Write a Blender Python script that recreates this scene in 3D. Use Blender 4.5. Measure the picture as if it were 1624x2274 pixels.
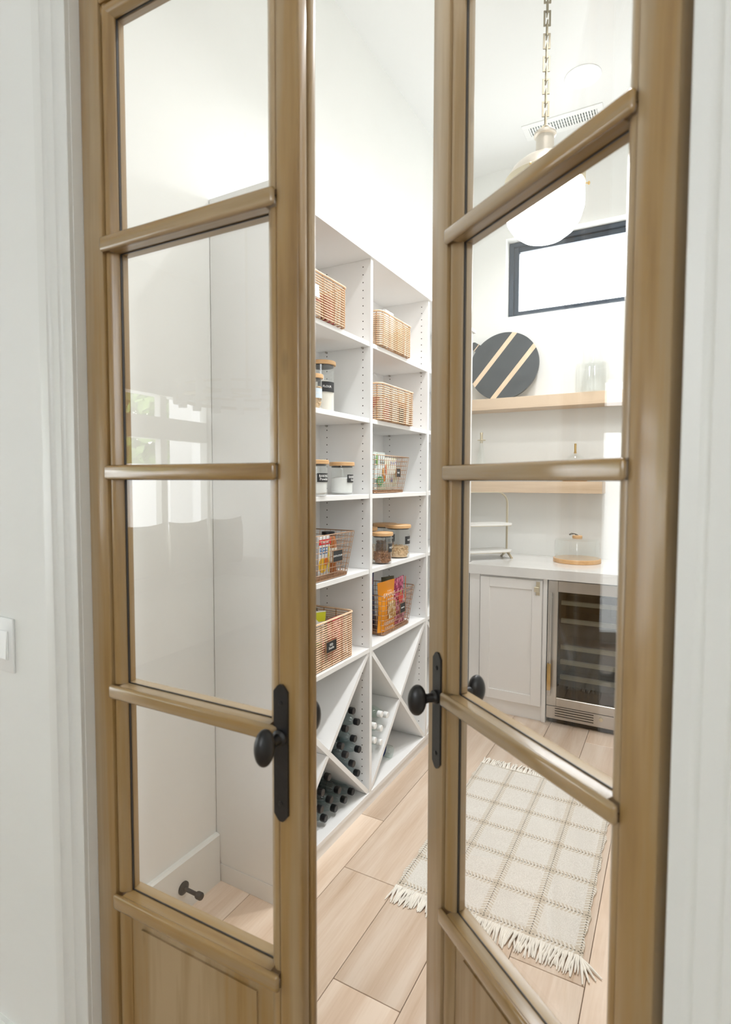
import bpy, bmesh, math, random
from mathutils import Vector, Matrix
for o in list(bpy.data.objects): bpy.data.objects.remove(o)
SC = bpy.context.scene
COL = SC.collection
random.seed(7)
PI = math.pi

# ------------------------------------------------------------------ camera
H = 1.424
cam = bpy.data.cameras.new('camera'); camo = bpy.data.objects.new('camera', cam); COL.objects.link(camo)
yaw, pitch, roll = math.radians(29.0086), math.radians(2.9216), math.radians(0.1335)
fw = Vector((-math.sin(yaw)*math.cos(pitch), math.cos(yaw)*math.cos(pitch), -math.sin(pitch)))
r0 = Vector((math.cos(yaw), math.sin(yaw), 0)); u0 = r0.cross(fw)
rt = math.cos(roll)*r0 + math.sin(roll)*u0; up = -math.sin(roll)*r0 + math.cos(roll)*u0
camo.matrix_world = Matrix(((rt.x, up.x, -fw.x, 0), (rt.y, up.y, -fw.y, 0), (rt.z, up.z, -fw.z, H), (0, 0, 0, 1)))
cam.sensor_fit = 'VERTICAL'; cam.sensor_height = 36.0; cam.sensor_width = 36.0
cam.lens = 1243.866/2274*36.0
cam.shift_y = -(1137-1131.3)/2274
cam.clip_start = 0.05
cam.dof.use_dof = True; cam.dof.focus_distance = 2.45; cam.dof.aperture_fstop = 4.5
SC.camera = camo

# ------------------------------------------------------------------ world, exposure
w = bpy.data.worlds.new('world'); SC.world = w; w.use_nodes = True
bg = w.node_tree.nodes['Background']; bg.inputs[0].default_value = (0.93, 0.97, 1.0, 1); bg.inputs[1].default_value = 8.2
SC.view_settings.view_transform = 'Standard'; SC.view_settings.look = 'None'
SC.view_settings.exposure = 0.0; SC.view_settings.gamma = 1.0; SC.view_settings.use_curve_mapping = False
SC.cycles.use_denoising = True
SC.cycles.max_bounces = 12; SC.cycles.diffuse_bounces = 6; SC.cycles.glossy_bounces = 5
SC.cycles.transparent_max_bounces = 24; SC.cycles.transmission_bounces = 8
SC.cycles.sample_clamp_indirect = 6.0; SC.cycles.caustics_reflective = False; SC.cycles.caustics_refractive = False

# lamps of the place are built with their fittings further down; their powers:
GLOBE_EMIT = 17.0
DOWNLIGHT_W = 12.0

# ------------------------------------------------------------------ helpers
def tag(o, label=None, cat=None, group=None, kind=None):
    if label: o['label'] = label
    if cat: o['category'] = cat
    if group: o['group'] = group
    if kind: o['kind'] = kind
    return o

def thing(name, label, cat, loc=(0, 0, 0), rotz=0.0, group=None, kind=None, rot=None):
    o = bpy.data.objects.new(name, None); COL.objects.link(o)
    o.location = loc; o.rotation_euler = rot if rot else (0, 0, rotz); o.empty_display_size = .05
    return tag(o, label, cat, group, kind)

class MB:
    def __init__(s): s.bm = bmesh.new()
    def add(s, verts, faces):
        vs = [s.bm.verts.new(v) for v in verts]
        for f in faces:
            try: s.bm.faces.new([vs[i] for i in f])
            except ValueError: pass
        return vs
    def box(s, x0, x1, y0, y1, z0, z1, b=0.0, seg=1):
        if x1 < x0: x0, x1 = x1, x0
        if y1 < y0: y0, y1 = y1, y0
        t = bmesh.new()
        vs = [t.verts.new((x, y, z)) for x in (x0, x1) for y in (y0, y1) for z in (z0, z1)]
        for f in ((0,1,3,2),(4,6,7,5),(0,4,5,1),(2,3,7,6),(0,2,6,4),(1,5,7,3)): t.faces.new([vs[i] for i in f])
        if b > 0: bmesh.ops.bevel(t, geom=list(t.edges), offset=b, segments=seg, profile=.5, affect='EDGES')
        s.merge(t); return s
    def merge(s, t, mat=None):
        m = bpy.data.meshes.new('tmp'); t.to_mesh(m); t.free()
        if mat is not None: m.transform(mat)
        s.bm.from_mesh(m); bpy.data.meshes.remove(m)
    def prism(s, pts, axis, a, b):
        # pts: 2D outline; extruded along axis from a to b
        n = len(pts)
        def mk(p, c):
            if axis == 'x': return (c, p[0], p[1])
            if axis == 'y': return (p[0], c, p[1])
            return (p[0], p[1], c)
        vs = [mk(p, a) for p in pts]+[mk(p, b) for p in pts]
        s.add(vs, [tuple(range(n))[::-1], tuple(range(n, 2*n))]+[(i, (i+1) % n, n+(i+1) % n, n+i) for i in range(n)])
        return s
    def lathe(s, prof, n=32, center=(0, 0, 0), cap0=True, cap1=True, axis='z', rib=0.0):
        cx, cy, cz = center; rings = []
        for (r, z) in prof:
            ring = []
            for k in range(n):
                a = 2*PI*k/n; rr = r*(1+rib*(1 if k % 2 else -1))
                p = (rr*math.cos(a), rr*math.sin(a), z)
                if axis == 'x': p = (z, rr*math.cos(a), rr*math.sin(a))
                if axis == 'y': p = (rr*math.cos(a), z, rr*math.sin(a))
                ring.append(s.bm.verts.new((cx+p[0], cy+p[1], cz+p[2])))
            rings.append(ring)
        for a, b in zip(rings, rings[1:]):
            for k in range(n): s.bm.faces.new((a[k], a[(k+1) % n], b[(k+1) % n], b[k]))
        if cap0: s.bm.faces.new(rings[0][::-1])
        if cap1: s.bm.faces.new(rings[-1])
        return s
    def tube(s, pts, r, n=8, closed=False, flat=None):
        pts = [Vector(p) for p in pts]; N = len(pts); rings = []; prev = None
        for i in range(N):
            a = pts[(i-1) % N] if (closed or i > 0) else pts[i]
            b = pts[(i+1) % N] if (closed or i < N-1) else pts[i]
            t = (b-a).normalized()
            if prev is None:
                ref = Vector((0, 0, 1)) if abs(t.z) < .9 else Vector((1, 0, 0))
                nx = ref.cross(t).normalized()
            else:
                nx = (prev-t*prev.dot(t)).normalized()
            prev = nx; ny = t.cross(nx)
            rr = r[i] if isinstance(r, (list, tuple)) else r
            f = flat or 1.0
            rings.append([s.bm.verts.new(pts[i]+nx*rr*math.cos(2*PI*k/n)+ny*rr*f*math.sin(2*PI*k/n)) for k in range(n)])
        m = N if closed else N-1
        for i in range(m):
            a, b = rings[i], rings[(i+1) % N]
            for k in range(n): s.bm.faces.new((a[k], a[(k+1) % n], b[(k+1) % n], b[k]))
        if not closed: s.bm.faces.new(rings[0][::-1]); s.bm.faces.new(rings[-1])
        return s
    def ellipsoid(s, c, rx, ry, rz, nu=20, nv=12):
        t = bmesh.new(); bmesh.ops.create_uvsphere(t, u_segments=nu, v_segments=nv, radius=1)
        s.merge(t, Matrix.Translation(c) @ Matrix.Diagonal((rx, ry, rz, 1))); return s
    def mesh(s, smooth=True, ang=32, recalc=True):
        if recalc: bmesh.ops.recalc_face_normals(s.bm, faces=s.bm.faces)
        m = bpy.data.meshes.new('mesh'); s.bm.to_mesh(m); s.bm.free()
        if smooth:
            m.polygons.foreach_set('use_smooth', [True]*len(m.polygons)); m.set_sharp_from_angle(angle=math.radians(ang))
        return m
    def build(s, name, mat, parent=None, label=None, cat=None, group=None, kind=None, smooth=True, ang=32):
        return link(name, s.mesh(smooth, ang), mat, parent, label, cat, group, kind)

def link(name, mesh, mat, parent=None, label=None, cat=None, group=None, kind=None, loc=None, rot=None):
    o = bpy.data.objects.new(name, mesh); COL.objects.link(o)
    if mat and not mesh.materials: mesh.materials.append(mat)
    if parent: o.parent = parent
    if loc: o.location = loc
    if rot: o.rotation_euler = rot
    return tag(o, label, cat, group, kind)

def text_mesh(body, size, depth=.0004, align='CENTER', bend=None, spacing=1.0):
    cu = bpy.data.curves.new('t', 'FONT'); cu.body = body; cu.size = size; cu.extrude = depth
    cu.align_x = align; cu.align_y = 'CENTER'; cu.resolution_u = 2; cu.space_character = spacing; cu.space_line = .85
    o = bpy.data.objects.new('t', cu); COL.objects.link(o)
    dg = bpy.context.evaluated_depsgraph_get()
    m = bpy.data.meshes.new_from_object(o.evaluated_get(dg)); bpy.data.objects.remove(o); bpy.data.curves.remove(cu)
    m.materials.clear()
    # text plane XY -> plane facing +X : x->+Y , y->+Z , z->+X
    m.transform(Matrix(((0, 0, 1, 0), (1, 0, 0, 0), (0, 1, 0, 0), (0, 0, 0, 1))))
    if bend:
        for v in m.vertices:
            a = v.co.y/bend; rr = bend+v.co.x
            v.co.x = rr*math.cos(a); v.co.y = rr*math.sin(a)
    return m

def copy_tree(o, parent=None):
    c = o.copy(); COL.objects.link(c)
    if parent: c.parent = parent
    for ch in o.children: copy_tree(ch, c)
    return c

# ------------------------------------------------------------------ materials
def N(nt, t, **kw):
    n = nt.nodes.new(t)
    for k, v in kw.items(): setattr(n, k, v)
    return n
def mat(name, col, rough=.5, metal=0.0, spec=.5, coat=0.0, emit=None, es=0.0, alpha=None, sss=0):
    m = bpy.data.materials.new(name); m.use_nodes = True; b = m.node_tree.nodes['Principled BSDF']
    b.inputs['Base Color'].default_value = (*col, 1); b.inputs['Roughness'].default_value = rough
    b.inputs['Metallic'].default_value = metal; b.inputs['Specular IOR Level'].default_value = spec
    b.inputs['Coat Weight'].default_value = coat; b.inputs['Coat Roughness'].default_value = .12
    if emit: b.inputs['Emission Color'].default_value = (*emit, 1); b.inputs['Emission Strength'].default_value = es
    return m
def noisy(name, col, rough=.5, amt=.06, scale=12.0, bump=.0, spec=.5, coat=0.0, bscale=60.0, metal=0.0):
    m = mat(name, col, rough, metal, spec, coat); nt = m.node_tree; b = nt.nodes['Principled BSDF']
    tc = N(nt, 'ShaderNodeTexCoord'); no = N(nt, 'ShaderNodeTexNoise'); no.inputs['Scale'].default_value = scale; no.inputs['Detail'].default_value = 4
    nt.links.new(tc.outputs['Object'], no.inputs['Vector'])
    cr = N(nt, 'ShaderNodeValToRGB'); cr.color_ramp.elements[0].color = (*[c*(1-amt) for c in col], 1); cr.color_ramp.elements[1].color = (*[min(1, c*(1+amt)) for c in col], 1)
    cr.color_ramp.elements[0].position = .3; cr.color_ramp.elements[1].position = .7
    nt.links.new(no.outputs['Fac'], cr.inputs[0]); nt.links.new(cr.outputs[0], b.inputs['Base Color'])
    if bump:
        n2 = N(nt, 'ShaderNodeTexNoise'); n2.inputs['Scale'].default_value = bscale; nt.links.new(tc.outputs['Object'], n2.inputs['Vector'])
        bp = N(nt, 'ShaderNodeBump'); bp.inputs['Strength'].default_value = bump; bp.inputs['Distance'].default_value = .002
        nt.links.new(n2.outputs['Fac'], bp.inputs['Height']); nt.links.new(bp.outputs[0], b.inputs['Normal'])
    return m
def wood(name, stops, axis='z', rough=.35, coat=.0, fine=70.0, broad=9.0, rings=0.0, knots=True, randomise=False, bump=.15, spec=.5):
    m = bpy.data.materials.new(name); m.use_nodes = True; nt = m.node_tree; b = nt.nodes['Principled BSDF']
    b.inputs['Roughness'].default_value = rough; b.inputs['Coat Weight'].default_value = coat; b.inputs['Coat Roughness'].default_value = .15
    b.inputs['Specular IOR Level'].default_value = spec
    tc = N(nt, 'ShaderNodeTexCoord'); mp = N(nt, 'ShaderNodeMapping')
    st = .06
    sc = {'x': (st, 1, 1), 'y': (1, st, 1), 'z': (1, 1, st)}[axis]
    mp.inputs['Scale'].default_value = sc
    src = tc.outputs['Object']
    if randomise:
        oi = N(nt, 'ShaderNodeObjectInfo'); mul = N(nt, 'ShaderNodeMath', operation='MULTIPLY'); mul.inputs[1].default_value = 37.0
        nt.links.new(oi.outputs['Random'], mul.inputs[0])
        va = N(nt, 'ShaderNodeVectorMath', operation='ADD'); nt.links.new(src, va.inputs[0]); nt.links.new(mul.outputs[0], va.inputs[1]); src = va.outputs[0]
    nt.links.new(src, mp.inputs['Vector'])
    n1 = N(nt, 'ShaderNodeTexNoise'); n1.inputs['Scale'].default_value = broad; n1.inputs['Detail'].default_value = 5; n1.inputs['Distortion'].default_value = .8
    n2 = N(nt, 'ShaderNodeTexNoise'); n2.inputs['Scale'].default_value = fine; n2.inputs['Detail'].default_value = 3
    nt.links.new(mp.outputs[0], n1.inputs['Vector']); nt.links.new(mp.outputs[0], n2.inputs['Vector'])
    add = N(nt, 'ShaderNodeMath', operation='MULTIPLY_ADD'); add.inputs[1].default_value = .35
    nt.links.new(n2.outputs['Fac'], add.inputs[0]); nt.links.new(n1.outputs['Fac'], add.inputs[2])
    val = add.outputs[0]
    if rings:
        wv = N(nt, 'ShaderNodeTexWave'); wv.wave_type = 'BANDS'; wv.bands_direction = 'X' if axis != 'x' else 'Y'
        wv.inputs['Scale'].default_value = rings; wv.inputs['Distortion'].default_value = 9; wv.inputs['Detail'].default_value = 2; wv.inputs['Detail Scale'].default_value = .9
        nt.links.new(mp.outputs[0], wv.inputs['Vector'])
        a2 = N(nt, 'ShaderNodeMath', operation='MULTIPLY_ADD'); a2.inputs[1].default_value = .14; nt.links.new(wv.outputs['Fac'], a2.inputs[0]); nt.links.new(val, a2.inputs[2]); val = a2.outputs[0]
    cr = N(nt, 'ShaderNodeValToRGB'); e = cr.color_ramp.elements
    while len(e) < len(stops): e.new(.5)
    for i, (p, c) in enumerate(stops): e[i].position = p; e[i].color = (*c, 1)
    nt.links.new(val, cr.inputs[0]); colr = cr.outputs[0]
    if knots:
        vo = N(nt, 'ShaderNodeTexVoronoi'); vo.inputs['Scale'].default_value = 5.0
        mp2 = N(nt, 'ShaderNodeMapping'); mp2.inputs['Scale'].default_value = {'x': (.35, 1, 1), 'y': (1, .35, 1), 'z': (1, 1, .35)}[axis]
        nt.links.new(src, mp2.inputs['Vector']); nt.links.new(mp2.outputs[0], vo.inputs['Vector'])
        rr = N(nt, 'ShaderNodeMapRange'); rr.inputs['From Min'].default_value = .012; rr.inputs['From Max'].default_value = .055; rr.inputs['To Min'].default_value = .45; rr.inputs['To Max'].default_value = 1
        nt.links.new(vo.outputs['Distance'], rr.inputs['Value'])
        mx = N(nt, 'ShaderNodeMix', data_type='RGBA', blend_type='MULTIPLY'); mx.inputs['Factor'].default_value = 1
        nt.links.new(colr, mx.inputs['A']); nt.links.new(rr.outputs[0], mx.inputs['B']); colr = mx.outputs['Result']
    if randomise:
        hs = N(nt, 'ShaderNodeHueSaturation'); mr = N(nt, 'ShaderNodeMapRange'); mr.inputs['To Min'].default_value = .84; mr.inputs['To Max'].default_value = 1.12
        nt.links.new(oi.outputs['Random'], mr.inputs['Value']); nt.links.new(mr.outputs[0], hs.inputs['Value']); nt.links.new(colr, hs.inputs['Color']); colr = hs.outputs[0]
    nt.links.new(colr, b.inputs['Base Color'])
    if bump:
        bp = N(nt, 'ShaderNodeBump'); bp.inputs['Strength'].default_value = bump; bp.inputs['Distance'].default_value = .001
        nt.links.new(n2.outputs['Fac'], bp.inputs['Height']); nt.links.new(bp.outputs[0], b.inputs['Normal'])
    return m
def glass(name, tint=(1, 1, 1), rough=0.0, base=.04, boost=1.0):
    # clear sheet: see-through plus mirror reflection that grows towards grazing angles (same on both faces)
    m = bpy.data.materials.new(name); m.use_nodes = True; nt = m.node_tree; nt.nodes.clear()
    out = N(nt, 'ShaderNodeOutputMaterial'); tr = N(nt, 'ShaderNodeBsdfTransparent'); gl = N(nt, 'ShaderNodeBsdfGlossy')
    tr.inputs[0].default_value = (*tint, 1); gl.inputs['Roughness'].default_value = rough; gl.inputs[0].default_value = (boost, boost, boost, 1)
    g = N(nt, 'ShaderNodeNewGeometry'); d = N(nt, 'ShaderNodeVectorMath', operation='DOT_PRODUCT')
    nt.links.new(g.outputs['Incoming'], d.inputs[0]); nt.links.new(g.outputs['Normal'], d.inputs[1])
    ab = N(nt, 'ShaderNodeMath', operation='ABSOLUTE'); nt.links.new(d.outputs['Value'], ab.inputs[0])
    om = N(nt, 'ShaderNodeMath', operation='SUBTRACT'); om.inputs[0].default_value = 1; nt.links.new(ab.outputs[0], om.inputs[1])
    pw = N(nt, 'ShaderNodeMath', operation='POWER'); pw.inputs[1].default_value = 5; nt.links.new(om.outputs[0], pw.inputs[0])
    ma = N(nt, 'ShaderNodeMath', operation='MULTIPLY_ADD'); ma.inputs[1].default_value = 1-base; ma.inputs[2].default_value = base; nt.links.new(pw.outputs[0], ma.inputs[0])
    mx = N(nt, 'ShaderNodeMixShader'); nt.links.new(ma.outputs[0], mx.inputs[0]); nt.links.new(tr.outputs[0], mx.inputs[1]); nt.links.new(gl.outputs[0], mx.inputs[2])
    nt.links.new(mx.outputs[0], out.inputs[0]); return m

M = {}
M['wall'] = noisy('wall_paint', (.80, .805, .78), .7, .015, 3, .05)
M['ceiling'] = mat('ceiling_paint', (.79, .80, .79), .8)
M['trim'] = mat('trim_paint', (.76, .765, .735), .35)
M['melamine'] = noisy('white_melamine', (.82, .82, .812), .38, .01, 5)
M['cabinet'] = noisy('cabinet_paint', (.78, .765, .745), .35, .01, 4)
M['quartz'] = noisy('white_quartz', (.70, .69, .67), .12, .05, 7, 0, .5)
DW = [(.36, (.14, .072, .020)), (.49, (.265, .152, .048)), (.59, (.335, .205, .074)), (.69, (.345, .238, .120)), (.84, (.42, .305, .175))]
M['door_v'] = wood('stained_alder_upright', DW, 'z', .36, .6, 75, 11, bump=.06)
M['door_h'] = wood('stained_alder_crosswise', DW, 'x', .22, .85, 75, 11, bump=.03)
M['oak'] = wood('pale_oak_planks', [(.40, (.47, .325, .215)), (.55, (.60, .45, .33)), (.70, (.655, .51, .39)), (.9, (.73, .60, .485))], 'y', .36, .0, 150, 12, 3.0, True, True, .12)
M['oak_dim'] = wood('oak_floor_darkened', [(.3, (.24, .16, .09)), (.7, (.36, .25, .16))], 'y', .4, 0, 60, 9, 0, False)  # same oak, coloured darker to cut light bounced onto the doors
M['oak_shelf'] = wood('oak_shelf_veneer', [(.3, (.42, .29, .18)), (.5, (.54, .40, .27)), (.7, (.62, .48, .34))], 'x', .5, 0, 60, 9, 0, False)
M['rattan'] = noisy('rattan_cane', (.76, .55, .37), .40, .2, 30)
M['rattan_dark'] = noisy('rattan_tie', (.45, .23, .08), .5, .2, 40)
M['copper'] = mat('copper_wire', (.55, .36, .24), .32, .85)
M['lidwood'] = wood('beech_lid', [(.35, (.50, .27, .105)), (.6, (.62, .365, .165)), (.8, (.68, .43, .22))], 'y', .45, 0, 70, 12, 0, False)
M['iron'] = noisy('black_iron', (.012, .012, .013), .38, .2, 60, .15, .5, .1, 300)
M['gasket'] = mat('black_gasket', (.015, .013, .012), .5)
M['pane'] = glass('clear_pane')
M['jar'] = glass('jar_glass', (.985, .992, .99), 0, .04)
M['bottle_clear'] = glass('bottle_plastic', (.80, .86, .87), .05, .07)
M['bottle_green'] = glass('bottle_plastic_pale', (.90, .945, .925), .05, .06)
M['thinglass'] = glass('table_glass', (.985, .992, .99), 0, .04)
M['black_label'] = mat('black_label', (.02, .02, .021), .45)
M['ink'] = mat('white_lettering', (.85, .85, .83), .6)
M['black_plastic'] = mat('black_plastic', (.012, .012, .013), .3)
M['white_plastic'] = mat('white_plastic', (.84, .85, .84), .35)
M['hole'] = mat('drilled_hole', (.03, .025, .02), .9)
M['nickel'] = mat('nickel_pin', (.5, .48, .45), .35, .8)
M['steel'] = noisy('brushed_steel', (.52, .50, .47), .3, .04, 3, 0, .5, 0, 60, .9)
M['brass'] = mat('aged_brass', (.58, .40, .17), .3, .95)
M['pale_brass'] = mat('satin_brass', (.62, .55, .40), .38, .75)
M['lampmetal'] = mat('polished_nickel_warm', (.66, .60, .52), .28, .9)
M['flour'] = noisy('flour', (.86, .80, .72), .9, .03, 40)
M['soda'] = noisy('white_powder', (.88, .875, .86), .9, .02, 60)
M['nut_pale'] = noisy('cashew', (.74, .52, .30), .6, .12, 60)
M['nut_brown'] = noisy('pecan_kernel', (.33, .15, .06), .55, .3, 50)
M['winframe'] = mat('black_frame_sky_tint', (.035, .052, .075), .35)  # black frame; blue tint in the colour imitates sky reflection and flare
M['slate'] = noisy('slate_board', (.035, .043, .048), .5, .18, 14, .06)
M['maple'] = wood('maple_inlay', [(.35, (.58, .40, .25)), (.7, (.72, .55, .38))], 'z', .5, 0, 60, 10, 0, False)
M['marble'] = mat('white_stand_tray', (.82, .82, .79), .25)
M['leather'] = mat('dark_leather_cord', (.06, .05, .035), .6)
M['vent_dark'] = mat('vent_recess', (.20, .24, .24), .8)
M['darkglass'] = glass('smoked_glass', (.62, .63, .61), 0, .05)
M['fridge_in'] = mat('fridge_interior', (.05, .05, .048), .6)
M['fridge_teal'] = mat('fridge_interior_lower', (.10, .135, .12), .6)
M['fridge_shelf'] = mat('fridge_shelf_front', (.92, .82, .68), .5)
M['opal'] = mat('opal_glass', (.9, .88, .84), .25, emit=(.99, .995, 1.0), es=GLOBE_EMIT)
M['led'] = mat('led_lens', (.9, .9, .9), .4, emit=(1, 1, 1), es=3.0)
M['fringe'] = noisy('cotton_fringe', (.80, .765, .69), .9, .08, 30)

# plaid rug
def rug_material():
    m = bpy.data.materials.new('plaid_rug'); m.use_nodes = True; nt = m.node_tree; b = nt.nodes['Principled BSDF']; b.inputs['Roughness'].default_value = .95; b.inputs['Specular IOR Level'].default_value = .15
    tc = N(nt, 'ShaderNodeTexCoord'); sp = N(nt, 'ShaderNodeSeparateXYZ'); nt.links.new(tc.outputs['Object'], sp.inputs[0])
    def mth(op, a, c=None, d=None):
        n = N(nt, 'ShaderNodeMath', operation=op)
        for i, v in enumerate((a, c, d)):
            if v is None: continue
            if isinstance(v, (int, float)): n.inputs[i].default_value = v
            else: nt.links.new(v, n.inputs[i])
        return n.outputs[0]
    def band(co, pitch, off, half):
        f = mth('SUBTRACT', mth('FRACT', mth('ADD', mth('DIVIDE', mth('SUBTRACT', co, off), pitch), .5)), .5)
        d = mth('MULTIPLY', mth('ABSOLUTE', f), pitch)
        return mth('LESS_THAN', d, half), mth('LESS_THAN', d, .0022), d
    bx, cx, dx = band(sp.outputs['X'], .150, 0.0, .0165)
    by, cy, dy = band(sp.outputs['Y'], .1625, .04, .0165)
    # twill stripes inside each band
    tx = mth('GREATER_THAN', mth('SINE', mth('ADD', mth('MULTIPLY', sp.outputs['Y'], 480.0), mth('MULTIPLY', dx, 260.0))), -.1)
    ty = mth('GREATER_THAN', mth('SINE', mth('ADD', mth('MULTIPLY', sp.outputs['X'], 480.0), mth('MULTIPLY', dy, 260.0))), -.1)
    sx = mth('MULTIPLY', bx, tx); sy = mth('MULTIPLY', by, ty)
    beige = mth('MAXIMUM', mth('MAXIMUM', sx, sy), mth('MULTIPLY', bx, by))
    # eyelets down the middle of each band
    ex = mth('MULTIPLY', cx, mth('GREATER_THAN', mth('SINE', mth('MULTIPLY', sp.outputs['Y'], 560.0)), .2))
    ey = mth('MULTIPLY', cy, mth('GREATER_THAN', mth('SINE', mth('MULTIPLY', sp.outputs['X'], 560.0)), .2))
    eye = mth('MAXIMUM', ex, ey)
    no = N(nt, 'ShaderNodeTexNoise'); no.inputs['Scale'].default_value = 330; no.inputs['Detail'].default_value = 3; nt.links.new(tc.outputs['Object'], no.inputs['Vector'])
    cr = N(nt, 'ShaderNodeValToRGB'); cr.color_ramp.elements[0].color = (.66, .62, .555, 1); cr.color_ramp.elements[1].color = (.83, .795, .735, 1); cr.color_ramp.elements[0].position = .3; cr.color_ramp.elements[1].position = .62
    nt.links.new(no.outputs['Fac'], cr.inputs[0])
    def mixc(f, a, c):
        n = N(nt, 'ShaderNodeMix', data_type='RGBA'); nt.links.new(f, n.inputs['Factor']); nt.links.new(a, n.inputs['A']); n.inputs['B'].default_value = (*c, 1); return n.outputs['Result']
    c1 = mixc(mth('MULTIPLY', beige, .75), cr.outputs[0], (.58, .49, .37)); c2 = mixc(mth('MULTIPLY', eye, .9), c1, (.13, .12, .09))
    nt.links.new(c2, b.inputs['Base Color'])
    wv = mth('ADD', mth('MULTIPLY', mth('SINE', mth('MULTIPLY', sp.outputs['X'], 1500.0)), mth('SINE', mth('MULTIPLY', sp.outputs['Y'], 1500.0))), mth('MULTIPLY', eye, -1.5))
    hh = mth('ADD', wv, mth('MULTIPLY', no.outputs['Fac'], 2.0))
    bp = N(nt, 'ShaderNodeBump'); bp.inputs['Strength'].default_value = .5; bp.inputs['Distance'].default_value = .0025
    nt.links.new(hh, bp.inputs['Height']); nt.links.new(bp.outputs[0], b.inputs['Normal'])
    return m
M['rug'] = rug_material()

def pack_material(name, cols, scale=28.0, rough=.4):
    m = mat(name, cols[0], rough); nt = m.node_tree; b = nt.nodes['Principled BSDF']
    tc = N(nt, 'ShaderNodeTexCoord'); vo = N(nt, 'ShaderNodeTexVoronoi'); vo.inputs['Scale'].default_value = scale; nt.links.new(tc.outputs['Object'], vo.inputs['Vector'])
    cr = N(nt, 'ShaderNodeValToRGB'); cr.color_ramp.interpolation = 'CONSTANT'; e = cr.color_ramp.elements
    while len(e) < len(cols): e.new(.5)
    for i, c in enumerate(cols): e[i].position = i/len(cols); e[i].color = (*c, 1)
    sp = N(nt, 'ShaderNodeSeparateColor'); nt.links.new(vo.outputs['Color'], sp.inputs[0]); nt.links.new(sp.outputs[0], cr.inputs[0]); nt.links.new(cr.outputs[0], b.inputs['Base Color'])
    return m
def flat(col, rough=.45):
    k = 'flat_%d_%d_%d' % tuple(int(c*255) for c in col)
    if k not in M: M[k] = mat('colour_print', col, rough)
    return M[k]

# ================================================================== SETTING
YW0, YW1 = .703, .775           # door wall, living-room face and pantry face
XL, XR, YB, ZC = -1.40, .20, 3.96, 3.58
OPL, OPR, OPT = -1.0432, .0225, 2.445
def struct(name, mb, m, **k): return mb.build(name, m, kind='structure', **k)
wf = MB(); wf.box(-4.6, OPL, YW0, YW1, 0, ZC); wf.box(OPR, 3.3, YW0, YW1, 0, ZC); wf.box(OPL, OPR, YW0, YW1, OPT, ZC)
struct('wall_front', wf, M['wall'])
struct('wall_left', MB().box(XL-.1, XL, YW1, YB+.15, 0, ZC), M['wall'])
struct('wall_right', MB().box(XR, XR+.1, YW1, YB+.15, 0, ZC), M['wall'])
# back wall with the high window opening
WX0, WX1, WZ0, WZ1 = -1.082, .02, 2.568, 3.105
wb = MB(); wb.box(XL, XR, YB, YB+.15, 0, WZ0); wb.box(XL, XR, YB, YB+.15, WZ1, ZC); wb.box(XL, WX0, YB, YB+.15, WZ0, WZ1); wb.box(WX1, XR, YB, YB+.15, WZ0, WZ1)
struct('wall_back', wb, M['wall'])
struct('ceiling', MB().box(-4.6, 3.3, -3.6, YB+.15, ZC, ZC+.12), M['ceiling'])
fl = struct('floor', MB().box(-4.6, 3.3, -3.6, YB+.15, -.12, -.018), M['oak_dim'])
# oak planks, each a piece of the floor
xb = [-1.40, -1.249, -1.036, -.823, -.611, -.400, -.188, .025, .20]
joints = {0: [1.55, 2.9], 1: [2.031], 2: [1.713, 3.1], 3: [1.30, 2.62], 4: [2.2], 5: [1.62, 3.2], 6: [1.05, 2.75], 7: [1.9]}
for i in range(len(xb)-1):
    ys = [.58]+joints[i]+[YB-.02]
    for a, b in zip(ys, ys[1:]):
        p = MB().box(xb[i]+.0009, xb[i+1]-.0009, a+.0009, b-.0009, -.018, 0, .0012).mesh()
        cx, cy = (xb[i]+xb[i+1])/2, (a+b)/2
        p.transform(Matrix.Translation((-cx, -cy, 0)))
        link('plank', p, M['oak'], fl, loc=(cx, cy, 0))
# window_1 : black frame, light mullion step, pane
w1 = thing('window_1', 'high black-framed transom window above the upper floating shelf', 'window', (0, 0, 0), kind='structure')
def frame(mb, x0, x1, y0, y1, z0, z1, t):
    mb.box(x0, x0+t, y0, y1, z0, z1, .003); mb.box(x1-t, x1, y0, y1, z0, z1, .003); mb.box(x0+t, x1-t, y0, y1, z0, z0+t, .003); mb.box(x0+t, x1-t, y0, y1, z1-t, z1, .003)
    return mb
frame(MB(), WX0+.002, WX1-.002, YB+.085, YB+.14, WZ0+.002, WZ1-.002, .030).build('window_frame', M['winframe'], w1)
frame(MB(), WX0+.034, WX1-.034, YB+.10, YB+.14, WZ0+.024, WZ1-.034, .034).build('window_sash', M['winframe'], w1)
MB().box(WX0+.06, WX1-.06, YB+.115, YB+.121, WZ0+.04, WZ1-.06).build('window_pane', M['pane'], w1)
# baseboards
struct('baseboard_left', MB().prism([(XL, 0), (XL+.018, 0), (XL+.018, .170), (XL+.012, .176), (XL, .176)], 'y', YW1, 1.433), M['trim'])
struct('baseboard_front', MB().prism([(YW0, 0), (YW0-.014, 0), (YW0-.014, .128), (YW0-.009, .135), (YW0, .135)], 'x', -4.5, -1.1185), M['trim'])
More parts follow.
